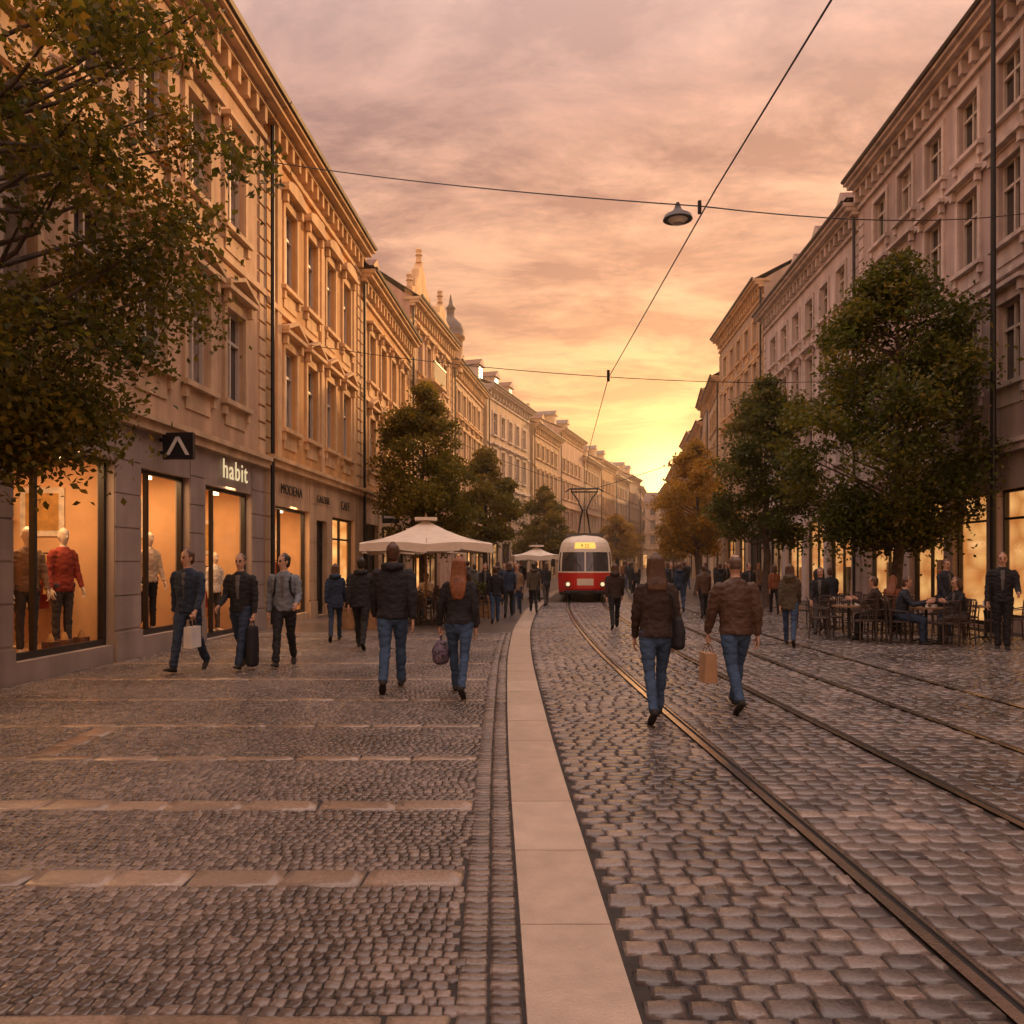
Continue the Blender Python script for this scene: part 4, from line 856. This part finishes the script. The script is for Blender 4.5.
def table_mesh():
    b=MB(); b.tube([(0,0,.71),(0,0,.74)],[.36,.36],'wood',24); b.tube([(0,0,.04),(0,0,.71)],.03,'metal',8)
    for i in range(4): a=i*math.pi/2+.4; b.tube([(0,0,.08),(.15*math.cos(a),.15*math.sin(a),.06),(.3*math.cos(a),.3*math.sin(a),.015)],[.02,.018,.014],'metal',6)
    b.tube([(.1,.05,.74),(.1,.05,.75),(.1,.05,.84)],[.04,.025,.035],'signwhite',10); b.tube([(-.12,-.02,.74),(-.12,-.02,.88)],[.03,.035],'gl1',8)
    b.box(-.02,.08,-.2,-.12,.742,.80,'signwhite'); return b.mesh('cafe_table')
CM=chair_mesh();TM=table_mesh()
def put(me,name,x,y,rz): o=bpy.data.objects.new(name,me); COL.objects.link(o); o.location=(x,y,.02); o.rotation_euler=(0,0,rz)
for (x,y) in ((8.6,16.6),(7.3,17.3),(9.2,19.0),(8.0,20.3),(10.2,17.2)):
    put(TM,'cafe_table',x,y,random.random())
    for a in (0,1.6,3.1,4.6):
        a+=random.uniform(-.3,.3); put(CM,'cafe_chair',x+.62*math.cos(a),y+.62*math.sin(a),a+math.pi/2)
for (x,y) in ((-2.9,21.2),(-1.7,21.5),(-2.7,23.0),(-1.5,23.2),(-3.2,25.5)):
    put(TM,'cafe_table',x,y,random.random())
    for a in (.2,2.0,3.9):
        a+=random.uniform(-.3,.3); put(CM,'cafe_chair',x+.62*math.cos(a),y+.62*math.sin(a),a+math.pi/2)
def guest(tx,ty,a,**k):
    x=tx+.60*math.cos(a); y=ty+.60*math.sin(a); put(CM,'cafe_chair',x,y,a+math.pi/2)
    person('seated_guest',x-.0,y,1.7,math.degrees(a+math.pi/2),seated=True,lean=8,nod=10,**k)
guest(8.55,16.2,.15,fem=True,top='black',bot='trgrey',style='bob',hair='brown'); guest(8.55,16.2,2.6,top='blackblue',bot='jeansdark',hair='brown')
guest(7.3,17.3,5.6,top='darkbrown',bot='trblack'); guest(9.2,19,4.0,fem=True,top='rust',bot='trblack',style='long',hair='auburn')
guest(-1.7,21.5,.4,fem=True,top='rust',bot='trblack',style='bob',hair='brown'); guest(-2.9,21.2,3.4,top='black',bot='trblack'); guest(-2.7,23.0,1.2,top='cream',bot='jeans')
def planter(x,y,w=1.0):
    E=empty('planter',(x,y,0)); b=MB(); b.box(-w/2,w/2,-.2,.2,.01,.5,'wood'); b.box(-w/2-.03,w/2+.03,-.23,.23,.5,.55,'wood'); b.obj('box',E)
    n=1500; P=rng.normal(size=(n,3))*np.array([w*.24,.1,.14])+np.array([0,0,.72]); V_=np.stack([P+rng.normal(size=(n,3))*.035 for _ in range(4)],1).reshape(-1,3)
    npmesh('shrub',V_,np.arange(n*4).reshape(-1,4),[LG],rnd=rng.random(n)*.8,parent=E)
planter(-3.9,20.3); planter(-1.0,24.6)
# ---------------------------------------------------------------- tram
M['red']=mat('tram_red',(.54,.02,.015),.25,.08,2,0); M['tcream']=mat('tram_cream',(.70,.60,.47),.3,.08,2,0); M['tglass']=mat('tram_glass',(.05,.045,.045),.08,.4,2,0,spec=.9)
M['dest']=mat('destination_display',(.1,.05,.01),.5,0,1,0,emit=(1,.55,.1),es=1.3); M['head']=mat('headlamp',(.8,.7,.5),.3,0,1,0,emit=(1,.75,.4),es=.9); M['rubber']=mat('rubber_dark',(.02,.02,.02),.7,.1,3,0)
def tram(x,y,rz,sc):
    E=empty('tram',(x,y,.02),rz,sc); b=MB()
    zs=[.32,.45,.6,.75,.9,1.05,1.2,1.32,1.38,1.5,1.7,1.9,2.1,2.26,2.32,2.42,2.52,2.7,2.82,2.92,3.0,3.05]
    def hw(z): return float(np.interp(z,[.32,.6,1.3,2.0,2.5,2.75,2.9,3.0,3.05],[1.17,1.22,1.25,1.22,1.14,1.05,.9,.62,.0]))
    us=[-1,-.97,-.92,-.86,-.78,-.6,-.42,-.3,-.15,-.03,.03,.15,.3,.42,.6,.78,.86,.92,.97,1]
    def yf(u,z): return .62*abs(u)**3.2+max(0,z-1.35)*.26+max(0,z-2.55)**2*1.6+ (.06 if z<.5 else 0)
    def P(u,z): return (u*hw(z),yf(u,z),z)
    for j in range(len(zs)-1):
        z0,z1=zs[j],zs[j+1]; zm=(z0+z1)/2
        for i in range(len(us)-1):
            u0,u1=us[i],us[i+1]; um=(u0+u1)/2; k='red'
            if zm>1.32: k='tcream'
            if 1.38<zm<2.26 and abs(um)<.86 : k='tglass'
            if 1.38<zm<2.26 and .92<abs(um)<=.97: k='tglass'
            if 2.42<zm<2.70 and abs(um)<.42: k='dest'
            if zm<.45: k='rubber'
            if .75<zm<1.05 and abs(um)<.3: k='tcream'
            b.poly([P(u0,z0),P(u1,z0),P(u1,z1),P(u0,z1)],k)
        for sg in(-1,1):
            for m_ in range(11):
                a0=P(sg,z0)[1] if m_==0 else 1.9+(m_-1)*1.2; a1=P(sg,z1)[1] if m_==0 else a0; c0=1.9+m_*1.2
                k='red' if zm<1.32 else 'tcream'
                if zm<.45: k='rubber'
                if 1.38<zm<2.26 and m_>0:
                    b.poly([(sg*hw(z0),a0+.06,z0),(sg*hw(z0),c0-.06,z0),(sg*hw(z1),c0-.06,z1),(sg*hw(z1),a0+.06,z1)],'tglass')
                    b.poly([(sg*hw(z0),a0,z0),(sg*hw(z0),a0+.06,z0),(sg*hw(z1),a0+.06,z1),(sg*hw(z1),a0,z1)],k)
                    b.poly([(sg*hw(z0),c0-.06,z0),(sg*hw(z0),c0,z0),(sg*hw(z1),c0,z1),(sg*hw(z1),c0-.06,z1)],k)
                else: b.poly([(sg*hw(z0),a0,z0),(sg*hw(z0),c0,z0),(sg*hw(z1),c0,z1),(sg*hw(z1),a1,z1)],k)
        ye=1.9+10*1.2
        b.poly([(-hw(z0),ye,z0),(hw(z0),ye,z0),(hw(z1),ye,z1),(-hw(z1),ye,z1)],'red' if zm<1.35 else 'tcream')
    b.obj('body',E,False)
    d=MB()
    for sg in(-1,1):
        d.tube([(sg*.78,-.02+yf(.62,.8),.8),(sg*.78,-.06+yf(.62,.8),.8)],[.15,.14],'zinc',18); d.tube([(sg*.78,-.065+yf(.62,.8),.8),(sg*.78,-.08+yf(.62,.8),.8)],[.09,.08],'head',16)
        d.tube([(sg*1.2,.35,2.1),(sg*1.42,.2,2.1),(sg*1.45,.2,1.75)],.015,'metal',5); d.box(sg*1.45-.08,sg*1.45+.08,.17,.22,1.6,1.95,'metal')
        d.tube([(sg*.15,-.02+yf(.1,1.4),1.4),(sg*.45,-.03+yf(.4,1.9),1.95)],.012,'metal',5)
        for yy in(2.6,4.4,9.6,11.4): d.tube([(sg*.78,yy,.33),(sg*.66,yy,.33)],[.33,.33],'metal',18)
    d.box(-.95,.95,-.07,.25,.42,.52,'rubber'); d.box(-.2,.2,-.15,.3,.34,.44,'metal')
    d.hexa([(-.03,yf(0,1.38)-.012,1.38),(.03,yf(0,1.38)-.012,1.38),(.03,yf(0,1.38)+.02,1.38),(-.03,yf(0,1.38)+.02,1.38),(-.03,yf(0,2.26)-.012,2.26),(.03,yf(0,2.26)-.012,2.26),(.03,yf(0,2.26)+.02,2.26),(-.03,yf(0,2.26)+.02,2.26)],'tcream')
    d.box(-.9,.9,2,12,3.0,3.18,'zinc'); 
    d.obj('lamps_and_fittings',E)
    # pantograph: narrow lower arms, arms opening to a wide twin collector bar
    p=MB(); y0=2.6; zt=5.35
    for sg in(-1,1):
        p.tube([(sg*.30,y0+.5,3.18),(sg*.10,y0-.3,4.30)],.04,'metal',6); p.tube([(sg*.30,y0-.1,3.18),(sg*.10,y0+.5,4.30)],.03,'metal',6)
        p.tube([(sg*.10,y0-.3,4.30),(sg*.34,y0,4.85),(sg*.62,y0,zt-.14)],.032,'metal',6); p.tube([(sg*.10,y0+.5,4.30),(sg*.34,y0+.2,4.85),(sg*.62,y0+.1,zt-.14)],.026,'metal',6)
        p.tube([(sg*.70,y0,zt),(sg*.92,y0,zt-.14)],.032,'metal',6); p.tube([(sg*.62,y0,zt-.14),(sg*.62,y0,zt)],.03,'metal',6)
    p.tube([(-.12,y0-.3,4.3),(.12,y0-.3,4.3)],.03,'metal',6)
    p.tube([(-.70,y0,zt),(.70,y0,zt)],.045,'metal',6); p.tube([(-.66,y0+.1,zt-.14),(.66,y0+.1,zt-.14)],.04,'metal',6)
    p.obj('pantograph',E)
    text_e=bpy.data.curves.new('number','FONT'); text_e.body='9 22'; text_e.size=.22; text_e.extrude=.005; text_e.materials.append(M['sign']); to=bpy.data.objects.new('route_number',text_e); COL.objects.link(to); to.parent=E; to.rotation_euler=(math.radians(78),0,0); to.location=(-.2,yf(.1,2.5)-.03,2.47)
tram(3.08,33.6,-.075,.93)
# ---------------------------------------------------------------- overhead wires, lamp
def catline(pts,r=.012,sag=0,n=14):
    out=[]
    for i in range(len(pts)-1):
        a,b_=Vector(pts[i]),Vector(pts[i+1])
        for j in range(n):
            t=j/n; p=a.lerp(b_,t); p.z-=sag*4*t*(1-t); out.append(p)
    out.append(Vector(pts[-1])); return out
w=MB()
cw=[(float(railA(y_))+.72,y_,z_) for y_,z_ in ((-6,6.1),(4,6.1),(9.5,6.13),(20,6.3),(28,5.6),(36.2,5.05),(50,5.5),(70,5.6),(100,5.7),(140,5.7))]
w.tube(catline(cw),.010,'metal',5); w.tube(catline([(p[0]+2.75,p[1],p[2]+.1) for p in cw][6:]),.02,'metal',5)
c1=(float(railA(10.05))+.72,10.05,6.17); c2=(float(railA(20))+.72,20,6.33)
w.tube(catline([(lw(16)[0],16,10.0),c1],sag=.12),.009,'metal',5); w.tube(catline([c1,(rw(17)[0],17,9.3)],sag=.25),.009,'metal',5)
w.tube(catline([(lw(23.5)[0],23.5,8.1),c2],sag=.1),.010,'metal',5); w.tube(catline([c2,(rw(26)[0],26,7.7)],sag=.15),.010,'metal',5)
c3=(float(railA(42))+.72,42,5.5); w.tube(catline([(leftwall(44),44,9.0),c3],sag=.2),.014,'metal',5); w.tube(catline([c3,(rw(46)[0],46,9.2)],sag=.2),.016,'metal',5)
w.tube([(c2[0],c2[1],6.22),(c2[0],c2[1],6.5)],.04,'metal',6); w.tube([(c1[0]-.05,c1[1],6.08),(c1[0]-.05,c1[1],6.24)],.025,'metal',6)
w.obj('overhead_wires')
l=MB(); lp=Vector((2.14,10.32,6.34)); l.tube([lp,lp+Vector((0,0,-.08)),lp+Vector((0,0,-.12)),lp+Vector((0,0,-.17)),lp+Vector((0,0,-.22))],[.02,.05,.08,.17,.19],'zinc',20); l.tube([lp+Vector((0,0,-.21)),lp+Vector((0,0,-.27))],[.14,.07],'signwhite',16); l.obj('hanging_street_lamp',None,True)
pl=MB(); pl.tube([(11.5,19.1,0),(11.5,19.1,.6),(11.5,19.1,.65),(11.5,19.1,15.4)],[.12,.11,.075,.05],'metal',10); pl.obj('tram_wire_pole')
# ---------------------------------------------------------------- light and sky
sun_az=math.radians(32); sun_el=math.radians(14)
sd=Vector((math.sin(sun_az)*math.cos(sun_el),math.cos(sun_az)*math.cos(sun_el),math.sin(sun_el)))
sl=bpy.data.lights.new('sun','SUN'); sl.energy=5; sl.angle=math.radians(2); sl.color=(1,.50,.18)
so=bpy.data.objects.new('sun',sl); COL.objects.link(so); so.rotation_euler=(-sd).to_track_quat('-Z','Y').to_euler()
wd=bpy.data.worlds.new('World'); scene.world=wd; wd.use_nodes=True; nt=wd.node_tree; N=nt.nodes; L=nt.links
bg=N['Background']; tc=N.new('ShaderNodeTexCoord'); sep=N.new('ShaderNodeSeparateXYZ'); L.new(tc.outputs['Generated'],sep.inputs[0])
def mth(op,a,b=None,c=None):
    m=N.new('ShaderNodeMath'); m.operation=op
    for i,v in enumerate((a,b,c)):
        if v is None: continue
        if isinstance(v,(int,float)): m.inputs[i].default_value=v
        else: L.new(v,m.inputs[i])
    return m.outputs[0]
z=mth('MAXIMUM',sep.outputs['Z'],0.0)
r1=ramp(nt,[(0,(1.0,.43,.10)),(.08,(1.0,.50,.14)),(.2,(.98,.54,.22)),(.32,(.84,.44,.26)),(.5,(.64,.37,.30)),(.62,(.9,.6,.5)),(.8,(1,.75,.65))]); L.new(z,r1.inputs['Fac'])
r2=ramp(nt,[(0,(.80,.32,.09)),(.13,(.62,.25,.11)),(.26,(.37,.17,.13)),(.45,(.27,.155,.15)),(.62,(.6,.40,.36)),(.8,(.85,.62,.55))]); L.new(z,r2.inputs['Fac'])  # upper stops of both ramps brightened, out of view, to light the ground
dv=mth('ADD',z,.13); cxn=mth('DIVIDE',sep.outputs['X'],dv); cyn=mth('DIVIDE',sep.outputs['Y'],dv); cmb=N.new('ShaderNodeCombineXYZ'); L.new(cxn,cmb.inputs[0]); L.new(cyn,cmb.inputs[1])
mp=N.new('ShaderNodeMapping'); mp.inputs['Scale'].default_value=(.95,1.6,1); mp.inputs['Rotation'].default_value=(0,0,.2); mp.inputs['Location'].default_value=(3.1,1.7,0); L.new(cmb.outputs[0],mp.inputs[0])
cn=N.new('ShaderNodeTexNoise'); cn.inputs['Scale'].default_value=2.0; cn.inputs['Detail'].default_value=10; cn.inputs['Roughness'].default_value=.64; cn.inputs['Distortion'].default_value=.3; L.new(mp.outputs[0],cn.inputs['Vector'])
cr=ramp(nt,[(.40,(0,0,0)),(.49,(.55,.55,.55)),(.57,(1,1,1))]); L.new(cn.outputs['Fac'],cr.inputs['Fac'])
mx=N.new('ShaderNodeMixRGB'); L.new(cr.outputs[0],mx.inputs[0]); L.new(r1.outputs[0],mx.inputs[1]); L.new(r2.outputs[0],mx.inputs[2])
gd=Vector((math.sin(math.radians(11)),math.cos(math.radians(11)),.085)).normalized()
dp=N.new('ShaderNodeVectorMath'); dp.operation='DOT_PRODUCT'; L.new(tc.outputs['Generated'],dp.inputs[0]); dp.inputs[1].default_value=gd
dd=mth('MAXIMUM',dp.outputs['Value'],0)
def glow(p,c):
    m=N.new('ShaderNodeMixRGB'); m.blend_type='MULTIPLY'; m.inputs[0].default_value=1; L.new(mth('POWER',dd,p),m.inputs[1]); m.inputs[2].default_value=(*c,1); return m.outputs[0]
def addc(a,b):
    m=N.new('ShaderNodeMixRGB'); m.blend_type='ADD'; m.inputs[0].default_value=1; L.new(a,m.inputs[1]); L.new(b,m.inputs[2]); return m.outputs[0]
col=addc(addc(addc(mx.outputs[0],glow(12,(.20,.075,.005))),glow(90,(.9,.36,.05))),glow(600,(3.5,2.0,.7)))
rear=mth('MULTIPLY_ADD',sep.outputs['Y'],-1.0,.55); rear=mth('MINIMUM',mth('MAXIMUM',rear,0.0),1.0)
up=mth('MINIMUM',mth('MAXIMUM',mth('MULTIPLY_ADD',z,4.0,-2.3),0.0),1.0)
boost=mth('ADD',mth('MULTIPLY_ADD',mth('MAXIMUM',rear,up),1.05,0.0),1.0)  # added: unseen sky behind and overhead brightened to light ground, leaves and facades
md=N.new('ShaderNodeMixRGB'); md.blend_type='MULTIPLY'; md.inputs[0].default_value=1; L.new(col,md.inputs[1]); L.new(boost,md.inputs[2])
sk=N.new('ShaderNodeTexSky'); sk.sky_type='NISHITA'; sk.sun_disc=False; sk.sun_elevation=sun_el; sk.sun_rotation=sun_az
ms=N.new('ShaderNodeMixRGB'); ms.blend_type='MULTIPLY'; ms.inputs[0].default_value=1; L.new(sk.outputs[0],ms.inputs[1]); ms.inputs[2].default_value=(.005,.005,.005,1)
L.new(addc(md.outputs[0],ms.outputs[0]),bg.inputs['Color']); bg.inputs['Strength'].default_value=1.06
# evening haze: a thin even scattering volume filling the street
hz=bpy.data.materials.new('haze'); hz.use_nodes=True; hn=hz.node_tree
for nd in list(hn.nodes):
    if nd.type!='OUTPUT_MATERIAL': hn.nodes.remove(nd)
vs_=hn.nodes.new('ShaderNodeVolumeScatter'); vs_.inputs['Density'].default_value=.0034; vs_.inputs['Anisotropy'].default_value=.6; vs_.inputs['Color'].default_value=(1,.82,.58,1)
hn.links.new(vs_.outputs[0],[n_ for n_ in hn.nodes if n_.type=='OUTPUT_MATERIAL'][0].inputs['Volume'])
M['haze']=hz
hb_=MB(); hb_.box(-60,90,22,240,-.5,30,'haze'); hb_.obj('evening_haze')
# ---------------------------------------------------------------- camera
cd=bpy.data.cameras.new('camera'); cd.lens=28.1; cd.sensor_width=36; cd.shift_y=50/1024; cd.clip_end=2000
co=bpy.data.objects.new('camera',cd); COL.objects.link(co); co.location=(0,0,1.7); co.rotation_euler=(math.radians(90),0,0); scene.camera=co
bpy.data.scenes.remove(TMP)
